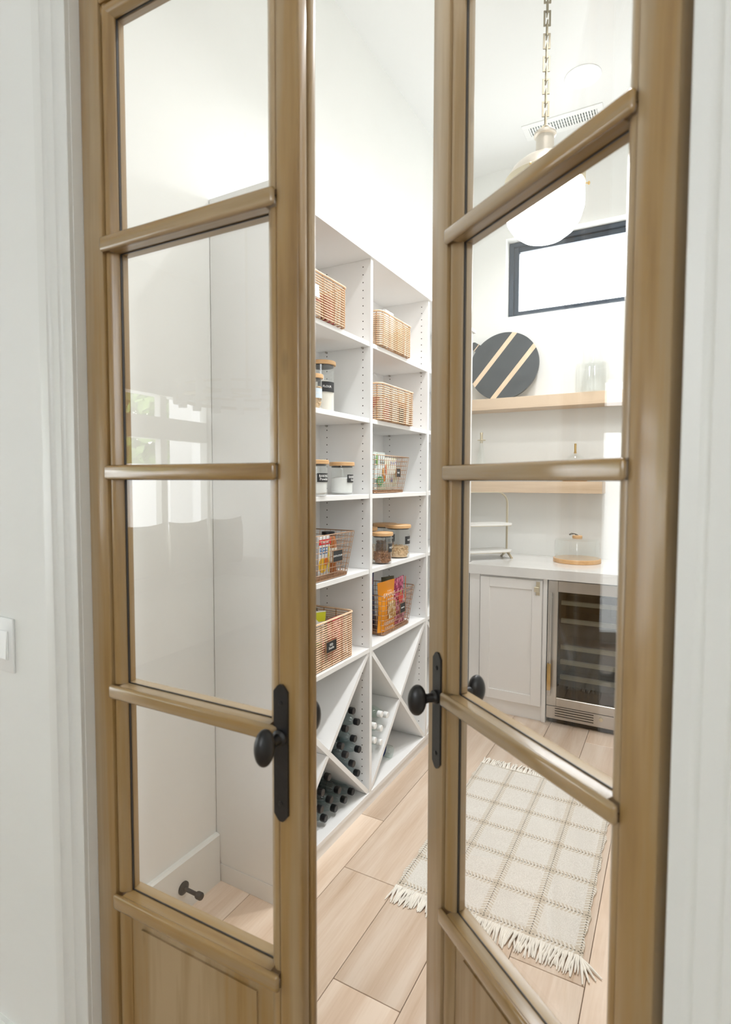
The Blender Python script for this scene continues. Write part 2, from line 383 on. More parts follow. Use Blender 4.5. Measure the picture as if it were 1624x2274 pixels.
# door casings with two ridges, and the stop behind each
def casing(sx, xin):
    pr = [(0, 0), (0, .0085), (.0015, .0095), (.016, .0098), (.021, .0108), (.0245, .0132), (.0265, .0162), (.0275, .0182), (.030, .0187), (.042, .0189), (.047, .0198), (.050, .0218), (.052, .0245), (.053, .0262), (.056, .0267), (.078, .0262), (.081, .0235), (.081, 0)]
    return MB().prism([(xin+sx*a, YW0-b) for a, b in pr], 'z', 0, OPT+.02)
struct('trim_1', casing(-1, OPL-.001), M['trim']); struct('trim_2', casing(1, .003), M['trim'])
struct('trim_3', MB().box(OPL-.08, OPR+.08, YW0-.018, YW0, OPT-.012, OPT+.075, .003), M['trim'])
struct('trim_4', MB().box(.0032, OPR, YW0-.010, .7215, 0, OPT, .001), M['trim'])
# light switch
sw = thing('light_switch', 'white rocker light switch plate on the wall left of the doors', 'light switch', (-1.345, YW0, 1.052))
MB().box(-.058, .058, -.006, 0, -.062, .062, .002, 2).build('plate', M['white_plastic'], sw)
for dx in (-.025, .025):
    MB().box(dx-.0165, dx+.0165, -.009, -.0055, -.033, .033, .0012).prism([(-.008, -.031), (-.0125, -.030), (-.009, .031), (-.008, .031)], 'x', dx-.015, dx+.015).build('rocker', M['white_plastic'], sw)

# ================================================================== DOORS
ZM = [(1.8935, 1.8645), (1.4537, 1.4250), (1.0138, .9857), (.5778, .5458)]    # muntin tops and bottoms
ZTOP, ZRAIL = 2.432, 2.329
def build_door(name, loc, rz, sx, W, eh, oh, ef, of, label):
    d = thing(name, label, 'door', loc, rz, kind='structure'); T = .044
    X = lambda s: sx*s
    # stiles
    MB().box(X(0), X(eh), 0, T, .008, ZTOP, .003, 2).build('stile', M['door_v'], d)
    if sx > 0:      # meeting edge with a rebate
        MB().box(X(ef), X(W), 0, .026, .008, ZTOP, .0045, 3).box(X(ef), X(W-.004), .026, .030, .008, ZTOP).box(X(ef), X(W+.003), .030, T+.002, .008, ZTOP, .004, 3).build('stile', M['door_v'], d)
    else:
        MB().box(X(ef), X(W), 0, T, .008, ZTOP, .003, 2).build('stile', M['door_v'], d)
    MB().box(X(eh), X(ef), 0, T, ZRAIL, ZTOP, .002).build('top_rail', M['door_h'], d)
    MB().box(X(eh), X(ef), 0, T, .008, .17, .002).build('bottom_rail', M['door_h'], d)
    # muntins
    for zt, zb in ZM:
        hgt = zt-zb
        MB().box(X(eh-.001), X(ef+.001), -.0094, .002, zb, zt, .0062, 3).prism([(.0, zb+.0012), (T, zb+.0012), (T, zt+.0002), (T-.0008, zt+.0004), (.0, zt-.0026)], 'x', X(oh-.006), X(of+.006)).build('muntin', M['door_h'], d)
    # openings: beads, gaskets, panes
    zs = [(ZM[0][0], ZRAIL), (ZM[1][0], ZM[0][1]), (ZM[2][0], ZM[1][1]), (ZM[3][0], ZM[2][1])]
    def bead_prof(e, o):
        sg = 1 if o > e else -1; L = abs(o-e)
        q = [(.0022, .0085), (.0040, .0055), (.009, .0052), (.014, .0068), (.0185, .0105), (L-.002, .0145), (L, .0165), (L, .0200), (.0022, .0200)]
        return [(X(e+sg*a), b) for a, b in q]
    for i, (z0, z1) in enumerate(zs):
        for e, o in ((eh, oh), (ef, of)):
            MB().prism(bead_prof(e, o), 'z', z0-.001, z1+.001).build('bead', M['door_v'], d)
            sg = 1 if o > e else -1
            MB().box(X(e), X(o), .0245, T-.004, z0-.001, z1+.001, .002).build('bead', M['door_v'], d)
        if i == 0:
            pr = [(z1-(abs(a)-0), b) for a, b in [(0, .0075), (.002, .0055), (.009, .0052), (.014, .0068), (.0185, .0105), (.022, .0145), (.024, .0165), (.024, .0200), (0, .0200)]]
            MB().prism([(b, a) for a, b in pr], 'x', X(eh), X(ef)).build('bead', M['door_h'], d)
            MB().box(X(eh), X(ef), .0245, T-.004, z1-.024, z1, .002).build('bead', M['door_h'], d)
            z1 = z1-.024
        g = MB()
        for a, b in ((X(oh-.01), X(oh+.0009)), (X(of-.0009), X(of+.01))): g.box(a, b, .0198, .0246, z0, z1)
        g.box(X(oh), X(of), .0212, .0236, z0-.001, z0+.0006); g.box(X(oh), X(of), .0212, .0236, z1-.0006, z1+.001)
        g.build('glazing_gasket', M['gasket'], d)
        MB().box(X(oh-.008), X(of+.008), .0208, .0238, z0-.0008, z1+.0008).build('pane', M['pane'], d)
    # raised bottom panel
    z0, z1 = .17, ZM[3][1]
    for e, o in ((eh, oh), (ef, of)): MB().prism(bead_prof(e, o), 'z', z0, z1).build('bead', M['door_v'], d)
    p = MB(); a0, a1 = oh-.006, of+.006; f0, f1 = oh+.034, of-.034
    for yy, fy, sgn in ((.0185, .0115, 1), (.031, .036, -1)):
        o4 = [(X(a0), yy, z0), (X(a1), yy, z0), (X(a1), yy, z1), (X(a0), yy, z1)]
        m4 = [(X(f0), yy-.003*sgn, z0+.036), (X(f1), yy-.003*sgn, z0+.036), (X(f1), yy-.003*sgn, z1-.036), (X(f0), yy-.003*sgn, z1-.036)]
        i4 = [(X(f0), fy, z0+.036), (X(f1), fy, z0+.036), (X(f1), fy, z1-.036), (X(f0), fy, z1-.036)]
        p.add(o4+m4+i4, [(k, (k+1) % 4, 4+(k+1) % 4, 4+k) for k in range(4)]+[(4+k, 4+(k+1) % 4, 8+(k+1) % 4, 8+k) for k in range(4)]+[(8, 9, 10, 11)])
    p.build('raised_panel', M['door_v'], d)
    # plates and egg knobs on both faces
    px = W-.0375 if sx > 0 else W-.0385
    for sgn, y0 in ((-1, 0.0), (1, T)):
        zc0, zc1 = .852, 1.086; hw = .0142
        out = [(-hw, zc0+.012), (-.006, zc0+.002), (-.003, zc0), (.003, zc0), (.006, zc0+.002), (hw, zc0+.012), (hw, zc1-.012), (.006, zc1-.002), (.003, zc1), (-.003, zc1), (-.006, zc1-.002), (-hw, zc1-.012)]
        MB().prism([(X(px)+a, b) for a, b in out], 'y', y0+sgn*.0001, y0+sgn*.0045).build('knob_plate', M['iron'], d)
        for zz in (zc0+.031, zc1-.031):
            MB().lathe([(.0042, 0), (.0042, .0012), (.002, .0022)], 14, (X(px), 0, zz), axis='y').mesh() if False else None
            s = MB(); s.lathe([(.0045, y0+sgn*.0046), (.0045, y0+sgn*.0058), (.0015, y0+sgn*.0066)], 14, (X(px), 0, zz), axis='y'); s.build('screw', M['black_plastic'], d)
        k = MB(); zk = .997
        k.lathe([(.0135, y0+sgn*.004), (.0135, y0+sgn*.010), (.0095, y0+sgn*.014), (.0085, y0+sgn*.024), (.0105, y0+sgn*.032)], 20, (X(px), 0, zk), axis='y')
        k.ellipsoid((X(px), y0+sgn*.0475, zk), .0152, .0195, .0305, 24, 16)
        k.build('knob', M['iron'], d)
    return d
build_door('door_1', (-1.0426, .7226, 0), math.radians(1.402), 1, .5145, .0557, .0807, .4695, .4435,
           'left leaf of the stained wood double door, nearly closed, glazed with four panes')
build_door('door_2', (-.0088, .7277, 0), math.radians(-37.056), -1, .532, .0557, .0807, .4750, .4485,
           'right leaf of the stained wood double door, swung open into the pantry')

# ================================================================== SHELVING UNIT
UX0, UX1 = XL+.002, -1.135
UY = [1.434, 2.088, 2.706, 3.402]; PT = .0205
SZ = [2.0050, 1.6870, 1.3675, 1.0460, .7050]        # shelf tops
ST = .0190
un = thing('shelving_unit', 'white built-in pantry shelving with adjustable shelves and X-shaped bottle cells', 'shelving', (0, 0, 0))
MB().box(UX0, UX0+.006, UY[0]+.01, UY[3]+.01, .05, 2.36).build('back_panel', M['melamine'], un)
MB().box(UX0, UX1-.006, UY[0]+.002, UY[3]+PT-.002, 0, .046).build('plinth', M['melamine'], un)
MB().box(UX0, UX1, UY[0], UY[3]+PT, .046, .065, .0008).build('base_panel', M['melamine'], un)
MB().box(UX0, UX1+.012, UY[0]-.002, UY[3]+PT+.026, 2.347, 2.366, .0008).build('top_panel', M['melamine'], un)
hole_zs = [.11+.032*k for k in range(70)]
for i, y in enumerate(UY):
    pnl = MB().box(UX0, UX1, y, y+PT, .065 if i else .078, 2.347, .0008).build('upright', M['melamine'], un)
    if i == 0: MB().box(UX0, UX1, y+.003, y+PT, 0.0, .0775).build('toe_board', M['melamine'], un)
    h = MB(); c = MB()
    for side, yy, sg in ((0, y, -1), (1, y+PT, 1)):
        if (i == 0 and side == 0) or (i == 3 and side == 1): continue
        for xx in (UX1-.037, UX0+.045):
            for z in hole_zs:
                if z > 2.33: continue
                if any(s-ST-.006 < z < s+.004 for s in SZ): continue
                h.lathe([(.0026, yy+sg*.0001), (.0026, yy+sg*.0004)], 8, (xx, 0, z), axis='y')
            for s in SZ: c.lathe([(.0045, yy), (.0045, yy+sg*.010)], 8, (xx, 0, s-ST-.0035), axis='y')
    h.build('pin_holes', M['hole'], pnl, kind='stuff'); c.build('shelf_pins', M['nickel'], pnl, kind='stuff')
for b in range(3):
    y0, y1 = UY[b]+PT+.0008, UY[b+1]-.0008
    for k, s in enumerate(SZ):
        MB().box(UX0+.007, UX1-(.001 if k == 4 else .004), y0, y1, s-ST, s, .0008).build('shelf', M['melamine'], un)
    # X of the bottle cells: one through board, two half boards
    z0, z1 = .0655, SZ[4]-ST-.0005; t = .0095
    L = math.hypot(y1-y0, z1-z0); uy, uz = (y1-y0)/L, (z1-z0)/L
    dy, dz = t/uz, t/uy
    MB().prism([(y0, z1), (y0+dy*1.0, z1), (y1, z0+dz*1.0), (y1, z0), (y1-dy*1.0, z0), (y0, z1-dz*1.0)], 'x', UX0+.007, UX1-.0045).build('diagonal_board', M['melamine'], un)
    cy, cz = (y0+y1)/2, (z0+z1)/2; g = .0105
    fa = (cy-g*1.02/(2*uy*uz)*uy, cz-g*1.02/(2*uy*uz)*uz)
    fb = (2*cy-fa[0], 2*cz-fa[1])
    n = (-uz, uy)
    def half(ax, az, cornery, cornerz, sg):
        pts = [(ax-uy*0+n[0]*t+sg*uy*g*.0, az+n[1]*t), (ax-n[0]*t, az-n[1]*t)]
        if sg < 0: poly = [(y0, z0), (y0+dy, z0), (ax-n[0]*t, az-n[1]*t), (ax+n[0]*t, az+n[1]*t), (y0, z0+dz)]
        else: poly = [(y1, z1), (y1-dy, z1), (ax+n[0]*t, az+n[1]*t), (ax-n[0]*t, az-n[1]*t), (y1, z1-dz)]
        return MB().prism(poly, 'x', UX0+.007, UX1-.0045)
    half(fa[0], fa[1], y0, z0, -1).build('diagonal_board', M['melamine'], un)
    half(fb[0], fb[1], y1, z1, 1).build('diagonal_board', M['melamine'], un)

# ================================================================== BASKETS
def rounded_rect(x0, x1, y0, y1, z, r, n=4):
    pts = []
    for cx, cy, a0 in ((x1-r, y1-r, 0), (x0+r, y1-r, 90), (x0+r, y0+r, 180), (x1-r, y0+r, 270)):
        for k in range(n+1):
            a = math.radians(a0+90*k/n); pts.append((cx+r*math.cos(a), cy+r*math.sin(a), z))
    return pts
def label_plate(parent, x, y, z, w, h, body, size, tilt=0.0, face='black_label', frame_mat='copper'):
    p = bpy.data.objects.new('tag', MB().box(-.001, .0022, -w/2, w/2, -h/2, h/2, .0008).mesh()); COL.objects.link(p); p.data.materials.append(M[face])
    p.parent = parent; p.location = (x, y, z); p.rotation_euler = (0, tilt, 0); p['label'] = 'black name tag in a thin copper frame' if face == 'black_label' else 'pale glossy name tag'
    f = MB()
    for a, b, c, d in ((-w/2-.002, -w/2, -h/2-.002, h/2+.002), (w/2, w/2+.002, -h/2-.002, h/2+.002), (-w/2, w/2, -h/2-.002, -h/2), (-w/2, w/2, h/2, h/2+.002)): f.box(-.0015, .0028, a, b, c, d)
    f.build('tag_frame', M[frame_mat], p)
    if body:
        link('lettering', text_mesh(body, size), M['ink'], p, loc=(.0024, 0, 0))
    return p
def rattan_basket(loc, L, Hh, label, tagarg=None, depth=.225, rows=16, group='rattan baskets on the shelves', stakes=5):
    # loc: front right corner foot; L along -Y, depth along -X
    t = thing('rattan_basket', label, 'basket', loc, group=group)
    x0, x1, y0, y1 = -depth, 0, -L, 0; r = .022
    ring = MB().tube(rounded_rect(x0, x1, y0, y1, 0, r), .0026, 6, True).mesh()
    for k in range(rows):
        z = .006+(Hh-.022)*k/(rows-1)
        link('strand', ring, M['rattan'], t, loc=(0, 0, z))
    MB().tube(rounded_rect(x0-.001, x1+.001, y0-.001, y1+.001, Hh-.004, r), .0044, 8, True).build('rim', M['rattan'], t)
    st = MB().tube([(0, 0, .002), (0, 0, Hh-.004)], .0016, 6).mesh()
    pos = [(x, y0+r+(L-2*r)*k/(stakes-1)) for x in (x0+.004, x1-.004) for k in range(stakes)]
    pos += [(x0+r+(depth-2*r)*k/3, y) for y in (y0+.004, y1-.004) for k in range(4)]
    for x, y in pos: link('stake', st, M['rattan_dark'], t, loc=(x, y, 0))
    tie = MB()
    for x, y in pos:
        sx = 1 if abs(x-x1) < .01 else (-1 if abs(x-x0) < .01 else 0); sy = 1 if abs(y-y1) < .01 else (-1 if abs(y-y0) < .01 else 0)
        for k in range(rows):
            z = .006+(Hh-.022)*k/(rows-1)
            tie.ellipsoid((x+sx*.0055, y+sy*.0055, z), .0020, .0020, .0030, 6, 4)
    tie.build('cane_ties', M['rattan_dark'], t, kind='stuff')
    b = MB()
    for k in range(12): y = y0+.012+(L-.024)*k/11; b.tube([(x0+.006, y, .004), (x1-.006, y, .004)], .003, 5)
    b.build('base', M['rattan'], t)
    if tagarg: label_plate(t, .0095, *tagarg)
    return t
bx_a = rattan_basket((-1.125, 1.878, SZ[0]), .330, .158, 'rattan basket with a pale glossy tag, on the top shelf of the left bay', (-.225, .078, .048, .036, 'SNACKS', .009, 0, 'tagpale', 'white_plastic') if False else None)
M['tagpale'] = mat('pale_gloss_tag', (.62, .72, .80), .12)
label_plate(bx_a, .0095, -.236, .080, .050, .040, 'SNACKS', .0085, -.10, 'tagpale', 'white_plastic')
rattan_basket((-1.122, 2.470, SZ[0]), .318, .150, 'rattan basket holding a white card, on the top shelf of the right bay')
rattan_basket((-1.122, 2.505, SZ[1]), .345, .163, 'rattan basket with no tag, on the second shelf of the right bay')
bx_g = rattan_basket((-1.150, 1.974, SZ[4]), .335, .188, 'rattan basket with a black kids tag, on the lowest shelf of the left bay', None, rows=20)
label_plate(bx_g, .0095, -.188, .087, .070, .040, 'KID\nSnacks', .014)

def wire_basket(loc, L, Hh, label, tagarg, flare=.020, depth=.215, rings=9, nv=16, nd=9, group='wire baskets on the shelves'):
    t = thing('wire_basket', label, 'basket', loc, group=group)
    def rect(z):
        f = flare*z/Hh; return (-depth-f*.3, f, -L-f*1.6, f*1.6)
    for k in range(rings):
        z = .004+(Hh-.006)*k/(rings-1); x0, x1, y0, y1 = rect(z); top = k == rings-1
        MB().tube(rounded_rect(x0, x1, y0, y1, z, .018, 3), .0023 if top else .0014, 6, True).build('rim' if top else 'wire_ring', M['copper'], t)
    v = MB(); a = rect(.003); b = rect(Hh-.003)
    for k in range(nv):
        f = .03+.94*k/(nv-1)
        for i in (0, 1): v.tube([(a[i], a[2]+(a[3]-a[2])*f, .003), (b[i], b[2]+(b[3]-b[2])*f, Hh-.003)], .0012, 5)
    for k in range(nd):
        f = .06+.88*k/(nd-1)
        for i in (2, 3): v.tube([(a[0]+(a[1]-a[0])*f, a[i], .003), (b[0]+(b[1]-b[0])*f, b[i], Hh-.003)], .0012, 5)
    v.build('upright_wires', M['copper'], t, kind='stuff')
    fl_ = MB(); fl_.box(a[0]+.002, a[1]-.0025, a[2]+.003, a[3]-.003, .002, .016, .001); fl_.build('base_tray', M['basewood'], t, label='copper brown base band')
    label_plate(t, *tagarg)
    return t
M['basewood'] = noisy('copper_brown_tray', (.40, .22, .12), .4, .1, 40, 0, .5, 0, 60, .3)
wire_basket((-1.150, 1.925, SZ[3]), .305, .178, 'copper wire basket of soup cartons on the left bay shelf, tagged SOUP & STOCK', (.0160, -.102, .090, .066, .042, 'SOUP & STOCK', .0092))
wire_basket((-1.150, 2.448, SZ[2]), .275, .171, 'copper wire basket of pale green pouches on the right bay middle shelf', (.0155, -.090, .094, .042, .038, 'RICE', .011))
wire_basket((-1.166, 2.556, SZ[4]), .275, .195, 'copper wire basket of orange and pink snack bags on the right bay lowest shelf', (.0150, -.108, .104, .056, .046, 'SNACKS', .0095))

# ------------------------------------------------------------------ packages in the baskets
def pouch(loc, wdt, hgt, dep, m, name, label, cat='bag', rz=0.0, tilt=0.0, lean=0.0, top=.85, grp=None):
    """stand-up pouch: broad face towards +X"""
    t = thing(name, label, cat, loc, group=grp, rot=(tilt, lean, rz))
    nu, nv = 9, 9; mb = MB(); front = []; back = []
    for j in range(nv):
        v = j/(nv-1); th = dep/2*(1-v**2.2)*(.75+.25*math.sin(PI*min(1, v*1.2)))+.0012
        ww = wdt*(1-.05*math.sin(PI*v)+(.0 if v < .9 else .0))
        fr = []; bk = []
        for i in range(nu):
            uu = i/(nu-1); y = (uu-.5)*ww; bul = math.sqrt(max(0, 1-(2*uu-1)**2))**.7
            wob = .0016*math.sin(9*uu+5*v+loc[1]*40)
            fr.append((th*bul+.0006+wob, y, hgt*v)); bk.append((-th*bul-.0006+wob, y, hgt*v))
        front.append(fr); back.append(bk)
    V = [p for r in front for p in r]+[p for r in back for p in r]; o = nu*nv; F = []
    for j in range(nv-1):
        for i in range(nu-1):
            F.append((j*nu+i, j*nu+i+1, (j+1)*nu+i+1, (j+1)*nu+i)); F.append((o+j*nu+i, o+(j+1)*nu+i, o+(j+1)*nu+i+1, o+j*nu+i+1))
        F.append((j*nu, (j+1)*nu, o+(j+1)*nu, o+j*nu)); F.append((j*nu+nu-1, o+j*nu+nu-1, o+(j+1)*nu+nu-1, (j+1)*nu+nu-1))
    for i in range(nu-1):
        F.append((i, o+i, o+i+1, i+1)); k = (nv-1)*nu+i; F.append((k, k+1, o+k+1, o+k))
    mb.add(V, F); mb.build('film', m, t, ang=60)
    return t
def sticker(parent, x, y, z, w, h, m, name='printed_panel', shape='box', rot=0.0):
    mb = MB()
    if shape == 'box': mb.box(-.0004, .0008, -w/2, w/2, -h/2, h/2)
    else: mb.lathe([(1, -.0004), (1, .0008)], 20, axis='x'); mb.bm.transform(Matrix.Diagonal((1, w/2, h/2, 1)))
    return mb.build(name, m, parent).__setattr__('location', (x, y, z))
def carton(loc, wx, wy, h, m, name, label, cat='carton', rz=0.0, grp=None, tilt=0.0):
    t = thing(name, label, cat, loc, group=grp, rot=(tilt, 0, rz)); MB().box(-wx/2, wx/2, -wy/2, wy/2, 0, h, .0015).build('box', m, t); return t
def letters(parent, body, size, x, y, z, m=None, sp=1.0, roll=0.0):
    link('lettering', text_mesh(body, size, .0003, spacing=sp), m or M['ink'], parent, loc=(x, y, z), rot=(roll, 0, 0))

z6 = SZ[4]+.0165
# right bay, lowest shelf: orange, pink, blue, olive
b = pouch((-1.184, 2.338, z6), .152, .232, .034, flat((.82, .30, .012), .35), 'snack_bag', 'orange bag of glazed nuts at the front of the right wire basket', rz=math.radians(-4), grp='bags in the wire baskets')
letters(b, 'SAHALE', .0300, .0162, .004, .168); letters(b, 'SNACKS', .0160, .0178, .010, .146); letters(b, 'CASHEWS', .0200, .0182, -.004, .038); letters(b, 'GLAZED MIX', .0125, .0182, .0, .016); letters(b, '^ ^ ^', .018, .0145, .006, .184)
sticker(b, .0180, .024, .096, .070, .080, pack_material('nut_print', [(.75, .55, .25), (.9, .8, .6), (.55, .3, .08)], 60), 'nut_picture')
b = pouch((-1.194, 2.492, z6), .140, .226, .030, pack_material('cranberry_print', [(.35, .03, .10), (.62, .10, .22), (.75, .30, .42), (.20, .01, .04)], 75), 'snack_bag', 'pink and crimson bag of dried fruit beside the orange bag', rz=math.radians(4), grp='bags in the wire baskets')
sticker(b, .0158, -.010, .130, .062, .050, flat((.70, .03, .03)), 'red_emblem', 'disc'); sticker(b, .0162, -.006, .152, .008, .022, flat((.35, .55, .10)), 'green_leaf')
sticker(b, .012, .0655, .115, .006, .215, flat((.75, .16, .01)), 'orange_edge'); letters(b, 'RA', .024, .0165, .034, .110)
b = pouch((-1.275, 2.335, z6), .130, .262, .030, pack_material('blue_print', [(.13, .16, .33), (.16, .20, .40), (.10, .12, .26)], 12), 'snack_bag', 'tall slate blue bag behind the orange one, touching the upright', rz=math.radians(8), grp='bags in the wire baskets')
sticker(b, .009, .012, .222, .026, .034, flat((.45, .03, .02)), 'red_stamp')
pouch((-1.268, 2.520, z6), .085, .219, .024, flat((.13, .125, .07)), 'snack_bag', 'olive bag just showing behind the orange and pink ones', rz=math.radians(-20), grp='bags in the wire baskets')
# left bay, soup basket
z5 = SZ[3]+.0165
c = carton((-1.200, 1.783, z5), .062, .088, .150, flat((.72, .72, .71)), 'stock_carton', 'white beef stock carton with a red band and blue letters, in the soup basket', rz=math.radians(2))
sticker(c, .0312, .005, .128, .084, .020, flat((.62, .02, .025)), 'red_band'); letters(c, 'Unsalted', .016, .0322, .004, .128)
letters(c, 'BEEF', .036, .0314, .003, .094, flat((.02, .17, .42)))
sticker(c, .0312, -.012, .040, .060, .058, flat((.85, .50, .03)), 'yellow_patch', 'disc'); sticker(c, .0316, .014, .052, .030, .030, flat((.85, .20, .01)), 'orange_patch', 'disc'); sticker(c, .0312, .032, .06, .012, .10, flat((.80, .62, .12)), 'yellow_strip')
t = carton((-1.270, 1.700, z5), .060, .085, .165, flat((.02, .06, .08)), 'dark_carton', 'dark teal carton at the left end of the soup basket')
j = thing('sauce_jar', 'jar of amber sauce with a black lid at the right end of the soup basket', 'jar', (-1.205, 1.868, z5))
M['amber'] = noisy('amber_broth', (.36, .10, .012), .15, .25, 30, 0, .5, .5)
MB().lathe([(.030, 0), (.034, .004), (.034, .118), (.030, .135), (.024, .146)], 24).build('glass', M['amber'], j)
MB().lathe([(.0345, .040), (.0345, .098)], 24, cap0=False, cap1=False).build('paper_band', flat((.72, .66, .55)), j)
sticker(j, .0345, .004, .068, .026, .020, flat((.12, .16, .08)), 'green_mark')
MB().lathe([(.026, .146), (.026, .160), (.022, .161)], 24).build('lid', M['black_plastic'], j)
j = thing('broth_bottle', 'brown bottle with a wide black lid behind the stock carton', 'bottle', (-1.268, 1.800, z5))
MB().lathe([(.034, 0), (.036, .004), (.036, .140), (.032, .155)], 24).build('glass', M['amber'], j); MB().lathe([(.036, .155), (.036, .172), (.032, .173)], 24).build('lid', M['black_plastic'], j)
j = thing('small_bottle', 'slim dark bottle with a gold cap rising above the soup basket', 'bottle', (-1.215, 1.712, z5))
MB().lathe([(.022, 0), (.023, .003), (.023, .120), (.012, .150), (.011, .165)], 20).build('glass', flat((.10, .03, .012), .15), j); MB().lathe([(.013, .165), (.013, .185), (.011, .186)], 20).build('cap', M['pale_brass'], j)
# right bay, middle shelf basket
z4 = SZ[2]+.0165
b = pouch((-1.185, 2.262, z4), .135, .170, .032, pack_material('veggie_print', [(.66, .72, .70), (.70, .76, .74), (.58, .70, .55)], 9), 'snack_pouch', 'white and green pouch with carrots at the left of the middle wire basket', rz=math.radians(3), grp='pouches in the middle wire basket')
sticker(b, .0170, -.024, .040, .070, .040, flat((.05, .36, .12)), 'green_badge', 'disc'); letters(b, 'CRUNCH', .0135, .0188, -.020, .038)
sticker(b, .0180, .010, .080, .024, .040, flat((.60, .32, .10)), 'brown_picture', 'disc'); sticker(b, .0140, .048, .092, .014, .052, flat((.75, .15, .02)), 'carrot_picture', 'disc'); sticker(b, .0176, .022, .052, .020, .030, flat((.66, .20, .03)), 'chip_picture', 'disc')
sticker(b, .0130, -.050, .135, .014, .055, flat((.18, .36, .09)), 'leaf_picture', 'disc'); letters(b, 'SEA SALT\nVEGGIE', .014, .0125, .012, .128, flat((.10, .11, .10)))
b = pouch((-1.180, 2.368, z4), .105, .148, .036, pack_material('rice_print', [(.74, .74, .66), (.66, .66, .52), (.78, .78, .74)], 14), 'snack_pouch', 'cream pouch with violet letters behind the tag of the middle wire basket', rz=math.radians(-3), grp='pouches in the middle wire basket')
letters(b, 'SNAPS', .022, .0165, 0, .122, flat((.16, .14, .36))); sticker(b, .0175, .020, .060, .03, .04, flat((.55, .55, .38)), 'olive_picture', 'disc'); sticker(b, .019, -.022, .045, .014, .02, flat((.25, .26, .50)), 'violet_mark')
pouch((-1.290, 2.230, z4), .10, .205, .024, flat((.20, .11, .075)), 'snack_pouch', 'brown pouch sticking up at the back of the middle wire basket', grp='pouches in the middle wire basket')
pouch((-1.265, 2.310, z4), .13, .160, .030, flat((.32, .38, .17)), 'snack_pouch', 'olive green pouch behind the white and green one', grp='pouches in the middle wire basket')
# left bay, kids basket
b = pouch((-1.195, 1.742, SZ[4]+.008), .120, .212, .030, flat((.76, .76, .75)), 'snack_pouch', 'white pouch with a lime top at the left of the kids basket', tilt=math.radians(-8), grp='packs in the kids basket')
sticker(b, .0050, 0, .190, .112, .036, flat((.60, .62, .02)), 'lime_band'); letters(b, 'OZARK\nSPIN', .020, .0125, .012, .140, flat((.12, .13, .14))); sticker(b, .0165, -.01, .085, .07, .018, flat((.16, .42, .08)), 'green_band'); letters(b, 'ORGANIC', .010, .0168, .02, .070, flat((.5, .15, .1)))
b = pouch((-1.240, 1.850, SZ[4]+.008), .085, .205, .024, flat((.10, .26, .05)), 'snack_pouch', 'dark green pouch with a black corner leaning in the kids basket', tilt=math.radians(16), grp='packs in the kids basket')
sticker(b, .0040, .026, .190, .030, .028, M['black_plastic'], 'black_corner'); sticker(b, .0050, .026, .190, .015, .014, flat((.35, .38, .38)), 'grey_mark')
for k, (y, hh, co) in enumerate([(1.868, .165, 'red'), (1.925, .160, 'crimson'), (1.80, .12, 'dark red')]):
    pouch((-1.185-.01*k, y, SZ[4]+.008), .075, hh, .026, pack_material('fruit_print', [(.42, .012, .03), (.62, .03, .07), (.30, .0, .02), (.66, .22, .26)], 30), 'fruit_pouch', co+' fruit pouch ' + ('in the middle', 'at the right end', 'low behind the tag')[k]+' of the kids basket', grp='packs in the kids basket')
# top left basket
c = carton((-1.185, 1.700, SZ[0]+.008), .07, .07, .055, flat((.72, .70, .66)), 'snack_box', 'small cream box low in the top left rattan basket')
for k, (y, hh, co) in enumerate([(1.80, .100, 0), (1.755, .075, 1), (1.835, .060, 2)]):
    carton((-1.175-.03*k, y, SZ[0]+.008), .05, .055, hh, (pack_material('red_pack', [(.42, .03, .05), (.55, .06, .10), (.35, .02, .02)], 25), flat((.03, .022, .02)), pack_material('mixed_pack', [(.30, .16, .06), (.10, .10, .12), (.45, .05, .06)], 30))[co], 'snack_pack', ('red packet', 'dark brown packet', 'mixed brown and red packet')[k]+' in the top left rattan basket')
# top right basket : white cards and cartons
carton((-1.180, 2.305, SZ[0]+.008), .05, .080, .176, flat((.80, .82, .81)), 'white_carton', 'white carton standing taller than the top right rattan basket')
carton((-1.165, 2.195, SZ[0]+.008), .06, .055, .128, flat((.80, .80, .78)), 'white_carton', 'white carton at the left end of the top right rattan basket')
carton((-1.175, 2.400, SZ[0]+.008), .05, .06, .10, flat((.50, .33, .16)), 'kraft_box', 'brown kraft box at the right end of the top right rattan basket')
# second right basket
carton((-1.165, 2.232, SZ[1]+.008), .05, .085, .10, pack_material('pink_stripe', [(.74, .70, .68), (.62, .25, .24), (.76, .73, .71)], 18), 'striped_carton', 'white carton with red stripes at the left of the untagged rattan basket')
carton((-1.165, 2.340, SZ[1]+.008), .05, .07, .09, flat((.62, .58, .55)), 'grey_carton', 'pale grey carton in the middle of the untagged rattan basket')
carton((-1.165, 2.405, SZ[1]+.008), .05, .045, .072, flat((.03, .025, .022)), 'dark_carton', 'near black carton in the untagged rattan basket')
carton((-1.175, 2.455, SZ[1]+.008), .05, .04, .105, flat((.55, .22, .08)), 'orange_carton', 'rust orange carton at the right end of the untagged rattan basket')

